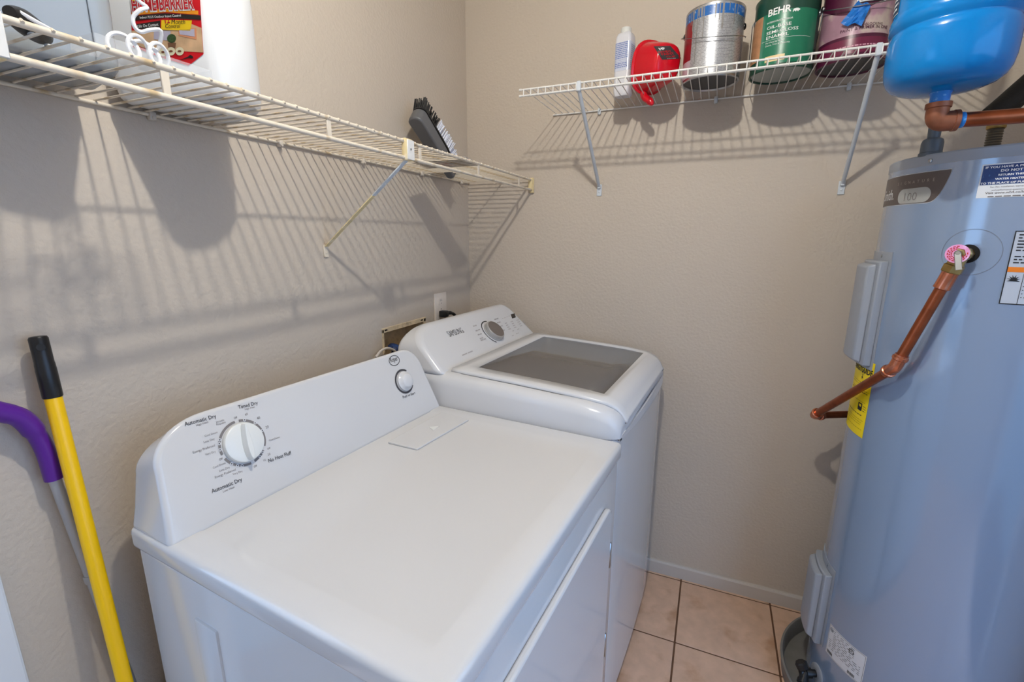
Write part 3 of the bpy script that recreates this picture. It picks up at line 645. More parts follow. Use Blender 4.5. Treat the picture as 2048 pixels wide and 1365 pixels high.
TM = cylmap(TC, TR-.003, .0006); tl = cpx((1797, 20), TC, TR-.003)
g = G(); sub_flat(g, tl[0]-.05, tl[0]+.002, 1.826, 1.925, TM); ts = g.build('tank_label', mat('tank_label_w', (214, 220, 226), .4), tk)
g = G(); sub_flat(g, tl[0]-.05, tl[0]+.002, 1.828, 1.870, cylmap(TC, TR-.003, .001)); g.build('label_block', mat('tank_label_k', (24, 50, 84), .4), ts)
g = G()
for i in range(4): dashes(g, tl[0]-.045, tl[0]-.002, 1.834+i*.009, .004, cylmap(TC, TR-.003, .0014), 120+i)
g.build('print', print_w, ts, smooth=0)
ez = 1.627; sp = thing('supply_pipe', 'brown copper pipe with an elbow below the blue tank', 'pipe', (TC[0], TC[1], ez))
g = G(); pts = fillet([(TC[0], TC[1], ez+.034), (TC[0], TC[1], ez), (TC[0]+.032, TC[1]-.002, ez)], .022, 8); tube(g, pts, .0182, 22)
lathe(g, [(.0182, 0), (.0205, .001), (.0205, .010), (.016, .0105)], 22, frame_T((TC[0], TC[1], ez+.024), (0, 0, 1))); lathe(g, [(.0182, 0), (.0196, .001), (.0196, .008), (.014, .0085)], 22, frame_T((TC[0]+.025, TC[1]-.0015, ez), (1, 0, 0))); g.build('elbow', copper_o, sp)
g = G(); tube(g, [(TC[0]+.035, TC[1]-.002, ez), (ROOM_X-.001, TC[1]-.002, ez)], .0135, 18); g.build('pipe', copper, sp)
g = G(); lathe(g, [(.0138, 0), (.0145, .001), (.0145, .007), (.0138, .008)], 18, frame_T((TC[0]+.034, TC[1]-.002, ez), (1, 0, 0))); g.build('tape_wrap', tape_b, sp)
g = G(); lathe(g, [(.0115, HZT+.034), (.0125, HZT+.06), (.0125, ROOM_Z)], 18, cx=NX, cy=NY); tag(g.build('riser_pipe', pvc), 'grey riser pipe rising from the union on the heater top behind the blue tank', 'pipe')
fx = thing('flexible_connector', 'corrugated metal connector on the top of the water heater', 'connector', (1.622, -.20, HZT))
g = G(); pr = [(.021, HZT), (.021, HZT+.012), (.0165, HZT+.014)]
for i in range(12): pr += [(.0165, HZT+.016+i*.006), (.0145, HZT+.019+i*.006)]
lathe(g, pr, 20, cx=1.622, cy=-.20); g.build('hose', corr_m, fx)
g = G(); z0 = HZT+.083; lathe(g, [(.0175, z0), (.019, z0+.002), (.019, z0+.014), (.016, z0+.016)], 20, cx=1.622, cy=-.20); g.build('collar', brass, fx)
g = G(); tube(g, spline([(1.612, -.196, 1.705), (1.632, -.190, 1.726), (1.66, -.18, 1.757), (1.70, -.165, 1.80), (1.78, -.14, 1.885), (1.87, -.10, 2.0), (1.92, -.08, 2.12), (1.93, -.07, ROOM_Z)], 5), .028, 18)
tag(g.build('insulated_pipe', foam_k), 'pipe in black foam insulation rising behind the blue tank', 'pipe')
# ------------------------------------------------------------------ left wire shelf
ZA, DA, LA = 1.627, .294, .040; YE = -1.598
sa = thing('wire_shelf', 'aged cream wire shelf on the wall above the dryer', 'shelf', (.15, -.78, ZA-LA), group='wire shelves')
def rod(parent, p, q, r, m, name='rod', n=10): g = G(); tube(g, [p, q], r, n); return g.build(name, m, parent)
rod(sa, (.006, -.004, ZA-.004), (.006, -1.578, ZA-.004), .0032, wire_c); rod(sa, (.163, -.004, ZA-.004), (.163, YE, ZA-.004), .0025, wire_c)
rod(sa, (DA, -.012, ZA-.003), (DA, YE, ZA-.003), .0042, wire_c); rod(sa, (DA, -.012, ZA-LA), (DA, YE, ZA-LA), .0044, wire_c)
g = G(); tube(g, [(.003, -.02, ZA), (DA-.004, -.02, ZA), (DA+.002, -.02, ZA+.0004), (DA+.0050, -.02, ZA-.0025)], .0018, 6); w0 = g.build('wire', wire_c, sa); base = w0.location.copy()
k = 1
while -.02-k*.0258 > -1.578: clone(w0, sa, base+Vector((0, -k*.0258, 0))); k += 1
for y in (-1.399, -1.103, -.797, -.476, -.143):
    g = G(); rbox(g, DA-.0022, DA+.0014, y-.0055, y+.0055, ZA-LA, ZA-.002, .0008, 1); g.build('lip_bar', wire_c, sa)
for y in (-1.249, -.964, -.669, -.36, -.07):
    g = G(); rbox(g, .0005, .013, y-.006, y+.006, ZA-.014, ZA+.002, .003, 2); lathe(g, [(.0035, 0), (.0035, .003)], 10, frame_T((.012, y, ZA-.010), (1, 0, 0))); g.build('wall_clip', mat('clip_clear', (206, 196, 184), .3), sa)
def strut_bracket(parent, y_top, y_foot, zf):
    jb = G(); rbox(jb, DA-.006, DA+.007, y_top-.014, y_top+.017, ZA-LA-.006, ZA+.004, .003, 2); j = jb.build('joiner', cream, parent)
    p = G(); rbox(p, DA+.006, DA+.0095, y_top-.009, y_top+.018, ZA-LA-.004, ZA+.001, .001, 1); p.build('joiner_face', wire_w, j)
    p = G(); lathe(p, [(.0026, 0), (.0026, .001), (.0012, .0012)], 10, frame_T((DA+.0093, y_top+.003, ZA-LA/2), (1, 0, 0))); p.build('screw', steel, j)
    A = Vector((.006, y_foot, zf)); Bq = Vector((DA-.002, y_top, ZA-LA-.004)); d = (Bq-A).normalized(); L = (Bq-A).length; s = d.cross(Vector((0, 1, 0))).normalized(); w = Vector((0, 1, 0))
    for t0, t1, m in ((0, L*.62, cream), (L*.62, L, brkt_g)):
        p = G(); rbox(p, t0, t1, -.0065, .0065, -.0016, .0016, .0006, 1, lambda x, y, z: tuple(A+d*x+w*y+s*z)); p.build('strut', m, parent)
    p = G(); rbox(p, 0, .004, y_foot-.008, y_foot+.008, zf-.03, zf+.004, .001, 1); lathe(p, [(.003, 0), (.003, .001), (.001, .0015)], 10, frame_T((.004, y_foot, zf-.018), (1, 0, 0))); p.build('strut_foot', wire_c, parent)
strut_bracket(sa, -.852, -.840, 1.375); strut_bracket(sa, -1.578, -1.572, 1.375)
g = G(); rbox(g, DA-.008, DA+.008, -.012, -.0005, ZA-LA-.012, ZA+.006, .002, 2); rbox(g, DA-.010, DA+.006, -.022, -.012, ZA-LA-.002, ZA+.003, .002, 2); g.build('end_bracket', cream, sa)
# ------------------------------------------------------------------ right wire shelf
ZB, DB, LB, XS, XE = 1.862, .34, .020, .378, 1.585
sb = thing('wire_shelf', 'clean white wire shelf on the wall holding the paint cans', 'shelf', (1.18, -.17, ZB-LB), group='wire shelves')
for y, z, r in ((-.006, ZB-.004, .0026), (-.276, ZB-.004, .0022), (-DB, ZB-.002, .0029), (-DB, ZB-LB, .0029)):
    x0 = XS; rod(sb, (x0, y, z), (XE, y, z), r, wire_w)
g = G(); x0 = .390; tube(g, [(x0, -.003, ZB), (x0, -DB+.003, ZB), (x0, -DB-.0035, ZB-.001), (x0, -DB-.004, ZB-.005), (x0, -DB-.004, ZB-LB-.003)], .0015, 6); w0 = g.build('wire', wire_w, sb); base = w0.location.copy()
k = 1
while x0+k*.0246 < XE: clone(w0, sb, base+Vector((k*.0246, 0, 0))); k += 1
for z, dx in ((ZB-.002, 0), (ZB-LB, 0)):
    g = G(); lathe(g, [(.0040, 0), (.0042, .006), (.0036, .008)], 10, frame_T((XS+.004, -DB, z), (-1, 0, 0))); g.build('end_cap', wire_w, sb)
for xt, xf, zf in ((.570, .568, 1.590), (1.318, 1.349, 1.572)):
    A = Vector((xf, -.010, zf)); Bq = Vector((xt, -DB+.002, ZB-LB-.002)); g = G(); tube(g, [A, A.lerp(Bq, .03), A.lerp(Bq, .97), Bq], [.0045, .0062, .0062, .005], 12); st_ = g.build('strut', brkt_g, sb)
    g = G(); rbox(g, xf-.0095, xf+.0095, -.004, -.0003, zf-.034, zf+.008, .0012, 1); lathe(g, [(.0034, 0), (.0034, .001), (.001, .0018)], 10, frame_T((xf, -.004, zf-.020), (0, -1, 0))); rbox(g, xf-.006, xf+.006, -.013, -.003, zf-.008, zf+.004, .002, 1); g.build('strut_foot', brkt_g, sb)
    g = G(); rbox(g, xt-.0065, xt+.0065, -DB-.006, -DB+.005, ZB-LB-.006, ZB+.003, .002, 1); g.build('strut_hook', brkt_g, sb)
for x in (.557, .953, 1.328):
    g = G(); rbox(g, x-.006, x+.006, -.012, -.0005, ZB-.018, ZB+.004, .003, 2); lathe(g, [(.003, 0), (.003, .002)], 10, frame_T((x, -.012, ZB-.004), (0, -1, 0))); g.build('wall_clip', brkt_g, sb)
SB = ZB+.0016; SA = ZA+.0024
# ------------------------------------------------------------------ paint cans
def paint_can(cx, cy, label, body_m, bot_m):
    t = thing('paint_can', label, 'paint can', (cx, cy, SB), group='paint cans on the white shelf'); R, H = .0815, .192
    g = G(); lathe(g, [(R-.006, SB+.004), (R-.003, SB), (R+.0005, SB), (R+.0015, SB+.002), (R, SB+.006), (R, SB+H-.008), (R+.0015, SB+H-.004), (R+.001, SB+H), (R-.008, SB+H), (R-.010, SB+H-.004), (R-.03, SB+H-.004)], 64, cx=cx, cy=cy, cap=False); g.build('body', body_m, t, smooth=40)
    g = G(); lathe(g, [(R-.004, SB+.0045), (R-.012, SB+.0035), (R-.016, SB+.005), (.002, SB+.005)], 48, cx=cx, cy=cy); g.build('base', bot_m, t, smooth=30)
    g = G(); lathe(g, [(R-.03, SB+H-.0045), (R-.03, SB+H-.002), (.002, SB+H-.002)], 48, cx=cx, cy=cy); g.build('lid', tin, t, smooth=30)
    return t, R, H
def bail(t, cx, cy, R, z, sag, a0, lean=.0):
    """wire handle hanging in front of the can"""
    pts = []
    for i in range(19):
        s = i/18; a = a0+math.pi*s; r = R+.006+.010*math.sin(math.pi*s)**.5; pts.append((cx+r*math.cos(a), cy+r*math.sin(a), z-sag*math.sin(math.pi*s)+lean*s))
    g = G(); tube(g, pts, .0013, 6); g.build('bail_handle', steel, t)
    for s in (0, 1):
        a = a0+math.pi*s; g = G(); lathe(g, [(.009, -.001), (.009, .002), (.006, .005), (.002, .006)], 14, frame_T((cx+R*math.cos(a), cy+R*math.sin(a), z), (math.cos(a), math.sin(a), 0))); g.build('ear', black_p if cx < 1 else steel, t)
def cansheet(t, cx, cy, R, a0, a1, z0, z1, name, m, e=.0005, n=30):
    g = G(); T = cylmap((cx, cy), R, e); cyl_sheet(g, lin(a0*R, a1*R, n), (lambda u: z1) if not callable(z1) else z1, (lambda u: z0) if not callable(z0) else z0, T); return g.build(name, m, t)
# fine print on a silver label
fp = bpy.data.materials.new('fine_print_label'); fp.use_nodes = True; nt = fp.node_tree; N, L = nt.nodes, nt.links; b = N['Principled BSDF']
tc = N.new('ShaderNodeTexCoord'); sx = N.new('ShaderNodeSeparateXYZ'); L.new(tc.outputs['Object'], sx.inputs[0])
m1 = N.new('ShaderNodeMath'); m1.operation = 'MULTIPLY'; m1.inputs[1].default_value = 260; L.new(sx.outputs[2], m1.inputs[0])
fr = N.new('ShaderNodeMath'); fr.operation = 'FRACT'; L.new(m1.outputs[0], fr.inputs[0])
gt = N.new('ShaderNodeMath'); gt.operation = 'GREATER_THAN'; gt.inputs[1].default_value = .58; L.new(fr.outputs[0], gt.inputs[0])
nz_ = N.new('ShaderNodeTexNoise'); nz_.inputs['Scale'].default_value = 240; L.new(tc.outputs['Object'], nz_.inputs['Vector'])
gn = N.new('ShaderNodeMath'); gn.operation = 'GREATER_THAN'; gn.inputs[1].default_value = .46; L.new(nz_.outputs[0], gn.inputs[0])
mm = N.new('ShaderNodeMath'); mm.operation = 'MULTIPLY'; L.new(gt.outputs[0], mm.inputs[0]); L.new(gn.outputs[0], mm.inputs[1])
mx = N.new('ShaderNodeMix'); mx.data_type = 'RGBA'; L.new(mm.outputs[0], mx.inputs[0]); mx.inputs[6].default_value = srgb(196, 198, 204); mx.inputs[7].default_value = srgb(150, 152, 160); L.new(mx.outputs[2], b.inputs['Base Color'])
b.inputs['Metallic'].default_value = .7; b.inputs['Roughness'].default_value = .3
C1 = (.934, -.165); t, R, H = paint_can(*C1, 'silver paint can with grey drips and a blue rim', tin, mat('can_base_dark', (70, 70, 72), .5))
aL = on_cyl((1384, 80), C1, R)[0]
cansheet(t, *C1, R, aL, aL+R_(170), SB+.008, SB+.160, 'back_label', fp)
cansheet(t, *C1, R, aL-R_(70), aL, SB+.055, SB+.160, 'red_label', mat('can_red', (140, 22, 34), .35))
cansheet(t, *C1, R, aL-R_(70), aL, SB+.008, SB+.055, 'pale_label', mat('can_pale', (186, 160, 170), .35))
cansheet(t, *C1, R, aL-R_(90), aL+R_(175), SB+.160, SB+.186, 'blue_band', mat('can_blue', (34, 98, 170), .3, dirt=((176, 190, 205), 90, .58)))
g = G(); T = cylmap(C1, R, .0012); rnd = random.Random(8)
for i in range(22):
    u = (aL-R_(15)+R_(150)*rnd.random())*R; w = rnd.uniform(.0009, .0018); l = rnd.uniform(.02, .075); zt0 = SB+.19
    for k in range(5): flat(g, [(u-w, zt0-l*k/5), (u+w, zt0-l*k/5), (u+w*(1-.1*k), zt0-l*(k+1)/5), (u-w*(1-.1*k), zt0-l*(k+1)/5)], T)
for a, l in ((on_cyl((1376, 40), C1, R)[0], .085), (on_cyl((1394, 60), C1, R)[0], .150), (on_cyl((1406, 60), C1, R)[0], .09)):
    u = a*R
    for k in range(8): flat(g, [(u-.0012, SB+.19-l*k/8), (u+.0012, SB+.19-l*k/8), (u+.0012, SB+.19-l*(k+1)/8), (u-.0012, SB+.19-l*(k+1)/8)], T)
g.build('paint_drips', mat('drip_grey', (142, 138, 134), .5), t, smooth=0)
bail(t, *C1, R, SB+.142, .030, R_(-186), -.03)
BEAR = [(0, 0), (.12, 0), (.16, .2), (.3, .18), (.34, 0), (.46, 0), (.46, .2), (.62, .2), (.64, 0), (.76, 0), (.78, .25), (.92, .3), (1.0, .42), (.96, .55), (.84, .62), (.74, .74), (.5, .78), (.25, .72), (.08, .6), (.02, .35)]
C2 = (1.124, -.165); t, R, H = paint_can(*C2, 'dark green paint can of oil-base enamel', mat('can_green_dark', (24, 66, 52), .3), mat('can_base_grey', (176, 182, 178), .4, .4))
def k2(x, y): return cpx((1450+x*.29297, y*.29297), C2, R)
gl_ = k2(262, 150); gr_ = k2(596, 120)
cansheet(t, *C2, R, gl_[0]/R, gr_[0]/R+.25, SB+.012, SB+.143, 'green_label', mat('can_green', (28, 112, 84), .3))
cansheet(t, *C2, R, gl_[0]/R-.75, gl_[0]/R, SB+.030, SB+.143, 'wood_label', mat('can_wood', (176, 128, 92), .4, var=(60, .2)))
cansheet(t, *C2, R, k2(272, 420)[0]/R, k2(404, 400)[0]/R, SB+.019, SB+.034, 'cream_block', mat('can_cream', (226, 200, 150), .4), .001, 8)
T2 = cylmap(C2, R, .0012); g = G()
def t2(body, a, b_, bold=0., hs=1.): p, q = k2(*a), k2(*b_); text(g, body, (p[0], (p[1]+q[1])/2), (q[0], (p[1]+q[1])/2), T2, bold, hs)
t2('BEHR', (297, 112), (452, 82), .02); p, q = k2(462, 80), k2(512, 72); bw = q[0]-p[0]; flat(g, [(p[0]+x*bw, k2(375, 98)[1]+y*bw*.62) for x, y in BEAR], T2)
t2('INTERIOR/EXTERIOR', (290, 162), (464, 135), 0., .9); t2('OIL-BASE', (288, 205), (452, 172), .006, .72); t2('SEMI-GLOSS', (284, 240), (498, 205), .006, .72); t2('ENAMEL', (282, 272), (434, 242), .006, .72)
t2('For Metal & Wood', (280, 300), (402, 282), 0.); t2('Doors, Trim & Cabinetry', (278, 318), (440, 296), 0.); t2('3.79 L', (500, 448), (552, 440), 0.)
sub_flat(g, gl_[0]+.004, gr_[0], k2(400, 255)[1], k2(400, 255)[1]+.0006, T2, 8); g.build('lettering', print_w, t, smooth=0)
bail(t, *C2, R, SB+.135, -.0, R_(-195), .0) if False else None
for s, a in ((-1, R_(-172)), (1, R_(-14))):
    g = G(); px, py = C2[0]+R*math.cos(a), C2[1]+R*math.sin(a); nn = Vector((math.cos(a), math.sin(a), 0)); lathe(g, [(.009, -.002), (.009, .001), (.004, .003)], 14, frame_T((px, py, SB+.142), nn)); g.build('ear', steel, t)
    g = G(); tube(g, spline([Vector((px, py, SB+.145))+nn*.003, Vector((px, py, SB+.135))+nn*.006, Vector((px, py+.02, SB+.10))+nn*.005, Vector((px, py+.06, SB+.06))+nn*.004], 5), .0013, 6); g.build('bail_handle', steel, t)
C3 = (1.294, -.165); t, R, H = paint_can(*C3, 'maroon paint can with a pale pink swirl label', mat('can_maroon', (74, 24, 50), .3), mat('can_base_dark', (70, 70, 72), .5))
def k4(x, y): return cpx((1450+x*.29297, y*.29297), C3, R)
cansheet(t, *C3, R, R_(-190), R_(-10), SB+.058, lambda u: SB+.128+.02*math.sin((u/R+1.2)*2.2), 'swirl_label', mat('can_swirl', (164, 126, 142), .35, var=(14, .25), dirt=((196, 182, 168), 16, .5)))
cansheet(t, *C3, R, R_(-190), R_(-10), SB+.014, SB+.050, 'wine_band', mat('can_wine', (106, 30, 62), .3), .0008)
T4 = cylmap(C3, R, .0014); T5 = cylmap(C3, R, .002); p0, p1 = k4(886, 140), k4(1092, 10)
g = G(); sub_flat(g, p0[0], p1[0], SB+.130, SB+.176, T4, 10); lb = g.build('brand_plate', mat('plate_black', (34, 30, 34), .35), t)
w = p1[0]-p0[0]; g = G(); text(g, 'BEHR', (p0[0]+w*.05, SB+.159), (p0[0]+w*.62, SB+.159), T5, .02); flat(g, [(p0[0]+w*.66+x*w*.26, SB+.159+y*w*.16) for x, y in BEAR], T5)
text(g, 'PREMIUM PLUS', (p0[0]+w*.06, SB+.148), (p0[0]+w*.94, SB+.148), T5, .01); o1 = rrect(p0[0]-.001, p1[0]+.001, SB+.129, SB+.177, .003, 3); o2 = rrect(p0[0]+.0006, p1[0]-.0006, SB+.1306, SB+.1754, .002, 3); ring2(g, o1, o2, T5)
sub_flat(g, p0[0], p1[0], SB+.1315, SB+.1435, T5, 8); g.build('lettering', mat('plate_silver', (206, 202, 204), .4), lb, smooth=0)
g = G(); x = p0[0]+w*.1
for i, ch in enumerate('ULTRA'): text(g, ch, (x+i*w*.18, SB+.134), (x+i*w*.18+w*.07, SB+.134), cylmap(C3, R, .0026)); 
for body, a, b_, bo in (('STAIN-BLOCKING', (872, 188), (1070, 180), 0), ('PAINT & PRIMER IN ONE', (786, 232), (1100, 215), .01)): q0, q1 = k4(*a), k4(*b_); text(g, body, (q0[0], q0[1]), (q1[0], q0[1]), T4, bo)
g.build('lettering', mat('maroon_print', (78, 34, 58), .5), t, smooth=0)
g = G(); dashes(g, R_(-140)*R, R_(-50)*R, SB+.030, .003, T4, 7); g.build('print', mat('pink_print', (206, 150, 168), .5), t, smooth=0)
bail(t, *C3, R, SB+.158, .040, R_(-183), .0)
# crumpled blue tape stuck on the maroon can
g = G(); rnd = random.Random(5); v = []; ns_ = 7
cen = k4(905, 105)
for i in range(ns_):
    for j in range(ns_):
        s, q = i/(ns_-1)*2-1, j/(ns_-1)*2-1; u = cen[0]+.016*s*(1-.25*q)+.010*q; zz = cen[1]+.022*q+.004*math.sin(4*s)-.006*s; e = .006+.006*abs(math.sin(3*s+2*q))+rnd.uniform(0, .003)
        v.append(cylmap(C3, R, e)(u, zz))
g.add(v, [(i*ns_+j, (i+1)*ns_+j, (i+1)*ns_+j+1, i*ns_+j+1) for i in range(ns_-1) for j in range(ns_-1)])
tag(g.build('painters_tape', mat('tape_plain', (26, 112, 196), .45), smooth=0, solid=.001), 'crumpled scrap of blue tape stuck to the maroon paint can', 'tape')
# ------------------------------------------------------------------ white bottle, red cup
BC = (.663, -.125); bt_ = thing('plastic_bottle', 'slim white plastic bottle with blue printing beside the red cup', 'bottle', (BC[0], BC[1], SB))
bh, bw_, bd_ = .205, .0275, .024; secs = [(0, .82), (.006, .96), (.02, 1), (.16, 1), (.178, .95), (.188, .82), (.192, .62)]
bz = 0.12; rr = rrect(-bw_, bw_, -bd_, bd_, .010, 5); g = G(); n = len(rr); v = []; f = []
def BTt(x, y, z): c, s = math.cos(-.25), math.sin(-.25); return (BC[0]+x*c-y*s, BC[1]+x*s+y*c, SB+z)
for z, k in secs: v += [BTt(x*k, y*k, z) for x, y in rr]
for i in range(len(secs)-1): f += [(i*n+k, i*n+(k+1) % n, (i+1)*n+(k+1) % n, (i+1)*n+k) for k in range(n)]
f += [tuple(range(n))[::-1], tuple(range((len(secs)-1)*n, len(secs)*n))]; g.add(v, f); g.build('body', mat('bottle_white', (216, 216, 222), .3), bt_, smooth=40)
g = G(); lathe(g, [(.0172, .190), (.0172, .204), (.0155, .207), (.004, .208)], 24, T=lambda x, y, z: BTt(x, y, z)); g.build('cap', mat('cap_white', (216, 216, 212), .35), bt_)
k = 1.012; v = []; f = []
for z in (.075, .16): v += [BTt(x*k, y*k*1.012, z) for x, y in rr]
f = [(i, (i+1) % n, (i+1) % n+n, i+n) for i in range(n)]; g = G(); g.add(v, f); slv = g.build('shrink_label', mat('shrink_film', (206, 214, 234), .18, .2), bt_, smooth=40)
g = G()
for i in range(14): dashes(g, -bw_+.006, bw_-.006, .156-i*.0055, .0024 if i not in (9, 10) else .0006, lambda x, z: BTt(x, -bd_*1.03-.0004, z), 200+i, .003, .010, .0014)
for i in range(12): dashes(g, -bd_+.008, bd_-.008, .150-i*.006, .0018, lambda y, z: BTt(bw_*1.02+.0004, y, z), 230+i, .003, .008, .0014)
g.build('print', print_b, slv, smooth=0)
cup = thing('paint_cup', 'red plastic paint cup lying on its side between the bottle and the silver can', 'cup', (.77, -.16, SB))
red = mat('cup_red', (206, 14, 34), .22, coat=.2)
rimc = Vector((.742, -.125, 1.942)); axis = Vector((.62, -.66, -.12)).normalized(); CT = frame_T(rimc, axis, (0, 0, 1))
def rprof(R0, h):  # rounded-square cup section blend
    return [(R0, h)]
g = G(); n = 40; st2 = [(0, .074, .062), (.002, .079, .067), (.006, .079, .067), (.008, .073, .061), (.05, .065, .055), (.092, .055, .048), (.101, .050, .044), (.105, .042, .037), (.105, .0005, .0005)]
v = []; f = []
for h, a, b_ in st2:
    for i in range(n):
        t_ = 2*math.pi*i/n; cc, ss = math.cos(t_), math.sin(t_); e = (abs(cc)**2.6+abs(ss)**2.6)**(-1/2.6); v.append(CT(a*e*cc, b_*e*ss, h))
for h, a, b_ in ((.1, .0005, .0005), (.1, .046, .040), (.05, .0625, .0525), (0, .072, .060)):
    for i in range(n):
        t_ = 2*math.pi*i/n; cc, ss = math.cos(t_), math.sin(t_); e = (abs(cc)**2.6+abs(ss)**2.6)**(-1/2.6); v.append(CT(a*e*cc, b_*e*ss, h))
m = len(v)//n
for k in range(m-1): f += [(k*n+i, k*n+(i+1) % n, (k+1)*n+(i+1) % n, (k+1)*n+i) for i in range(n)]
f += [((m-1)*n+i, (m-1)*n+(i+1) % n, (i+1) % n, i) for i in range(n)]
g.add(v, f); g_cup = g; g.build('body', red, cup, smooth=40)
g = G(); pts = spline([CT(-.062, .012, .020), CT(-.074, .014, .012), CT(-.088, .012, .018), CT(-.098, .006, .034), CT(-.112, .0, .052)], 6); tube(g, pts, [.008]*3+[.0115]*(len(pts)-7)+[.0105, .009, .007, .003], 12); g.build('handle', red, cup)
from mathutils.bvhtree import BVHTree
cbt = BVHTree.FromPolygons([Vector(p) for p in g_cup.v], g_cup.f)
def cupT(e):
    q = np.array([(1307, 92.5), (1340.6, 91.5), (1363, 117), (1324.5, 119.5)])
    def T(u, v):
        p = (q[3]*(1-u)+q[2]*u)*(1-v)+(q[0]*(1-u)+q[1]*u)*v; o, d = ray(p); h = cbt.ray_cast(Vector(o), Vector(d).normalized())
        return tuple((h[0] or Vector(o+d*1.7))-Vector(d).normalized()*e)
    return T
g = G(); T = cupT(.0012); g.add([T(i/8, j/8) for i in range(9) for j in range(9)], [(i*9+j, (i+1)*9+j, (i+1)*9+j+1, i*9+j+1) for i in range(8) for j in range(8)]); cl = g.build('label', mat('cup_label', (62, 58, 60), .4), cup, smooth=0)
g = G(); text(g, 'HP', (.22, .70), (.58, .74), cupT(.002), .03, .75); text(g, 'handy', (.30, .03), (.74, .04), cupT(.002), 0, .3); g.build('lettering', print_w, cl, smooth=0)
g = G(); text(g, 'HANDY', (.06, .50), (.80, .52), cupT(.002), .02, .9); text(g, 'PAINT', (.14, .31), (.84, .33), cupT(.002), .02, .9); text(g, 'CUP', (.30, .12), (.80, .14), cupT(.002), .02, .6); g.build('lettering', print_r, cl, smooth=0)
# ------------------------------------------------------------------ things on the left shelf
jug = thing('insecticide_jug', 'white plastic jug with a red and yellow insect control label', 'jug', (.15, -1.285, SA))
JO = [(.214, -1.279), (.228, -1.262), (.229, -1.235), (.219, -1.200), (.195, -1.165), (.150, -1.142), (.09, -1.124), (.045, -1.120), (.018, -1.135), (.009, -1.18), (.009, -1.26), (.018, -1.302), (.040, -1.3165), (.055, -1.3140)]
rr = [tuple(p)[:2] for p in spline([(x, y, 0) for x, y in JO], 3)]; cx, cy = .120, -1.218; n = len(rr); v = []; f = []; g = G()
js = [(0, .93), (.006, .975), (.018, 1), (.17, 1), (.20, .97), (.225, .86), (.245, .62), (.258, .32), (.262, .16), (.275, .15), (.275, .001)]
for z, k in js: v += [(cx+(x-cx)*k, cy+(y-cy)*k, SA+z) for x, y in rr]
for i in range(len(js)-1): f += [(i*n+k, i*n+(k+1) % n, (i+1)*n+(k+1) % n, (i+1)*n+k) for k in range(n)]
f += [tuple(range(n))[::-1]]; g.add(v, f); g.build('body', mat('jug_white', (232, 233, 234), .3), jug, smooth=50)
g = G(); lathe(g, [(.024, SA+.268), (.024, SA+.295), (.02, SA+.30), (.004, SA+.30)], 24, cx=cx, cy=cy); g.build('cap', mat('cap_red', (196, 30, 36), .3), jug)
JA = np.array([.055, -1.314, 0]); JD = np.array([.9766, .2150, 0]); JN = np.array([.2150, -.9766, 0])
JP = lambda e: (lambda u, z: tuple(JA+JD*u+JN*e+np.array([0, 0, z])))
def jpx(q): p = on_plane(q, JA, JN); return ((p-JA) @ JD, p[2])
def c7(x, y): return jpx((240+x*.14652, y*.14652))
lab = [c7(150, -160), c7(1085, -230), c7(1100, 60), c7(1120, 380), c7(1145, 740), c7(940, 900), c7(540, 775), c7(190, 560), c7(165, 300)]
lab = [c7(150, -160), c7(1085, -230), c7(1120, 380), c7(1145, 740), c7(940, 900), c7(530, 775), c7(170, 640)]
g = G(); flat(g, lab, JP(.0006)); jl = g.build('label', mat('label_red', (214, 18, 32), .35), jug, smooth=0)
def poly(pts, m, e, name='label_panel'): g = G(); flat(g, [c7(*p) for p in pts], JP(e)); return g.build(name, m, jl, smooth=0)
poly([(165, 420), (560, 415), (980, 330), (1118, 385), (1143, 720), (890, 705), (560, 735), (170, 600)], mat('label_siding', (212, 176, 138), .45, var=(40, .18)), .0009)
for p in ([(800, 400), (1050, 385), (1055, 545), (810, 490)],): poly(p, mat('label_window_frame', (222, 150, 110), .5), .0012)
poly([(815, 415), (1025, 400), (1030, 505), (825, 475)], mat('label_window', (190, 186, 206), .5), .0014)
poly([(470, 420), (700, 430), (690, 560), (470, 540)], mat('label_window', (190, 186, 206), .5), .0012)
cq = [(715+62*math.cos(R_(a)), 530+60*math.sin(R_(a))) for a in range(0, 360, 20)]; poly([(660, 590), (775, 590), (765, 660), (670, 655)], mat('label_pot', (120, 84, 60), .5), .0013); poly(cq, mat('label_plant', (52, 78, 40), .6, var=(300, .5)), .0015)
poly([(165, 175), (620, 120), (1075, 150), (1078, 205), (640, 170), (170, 215)], mat('label_orange', (238, 150, 30), .4), .0010)
poly([(168, 225), (620, 185), (1110, 215), (1115, 275), (620, 245), (172, 290)], mat('label_black', (38, 34, 34), .4), .0012)
poly([(240, 335), (560, 285), (560, 395), (240, 405)], mat('label_black', (38, 34, 34), .4), .0014)
poly([(575, 280), (992, 285), (970, 425), (570, 410)], mat('label_yellow', (244, 206, 30), .4), .0014)
poly([(160, -160), (1085, -230), (1088, -30), (160, 20)], mat('label_yellow', (244, 206, 30), .4), .0009)
for c_ in ((600, 715), (707, 705), (825, 705)): poly([(c_[0]+57*math.cos(R_(a)), c_[1]+57*math.sin(R_(a))) for a in range(0, 360, 15)], mat('label_cream', (232, 224, 190), .4), .0014); poly([(c_[0]+26*math.cos(R_(a)), c_[1]+14*math.sin(R_(a))) for a in range(0, 360, 30)], mat('label_bug', (120, 66, 44), .5), .0017)
poly([(800, 835), (940, 775), (965, 750), (1000, 770), (1010, 800), (975, 800), (945, 795)], mat('label_black', (38, 34, 34), .4), .0012)
def jt(body, a, b_, m, e, bold=0., hs=1., slant=0.): g = G(); text(g, body, c7(*a), c7(*b_), JP(e), bold, hs, slant); g.build('lettering', m, jl, smooth=0)
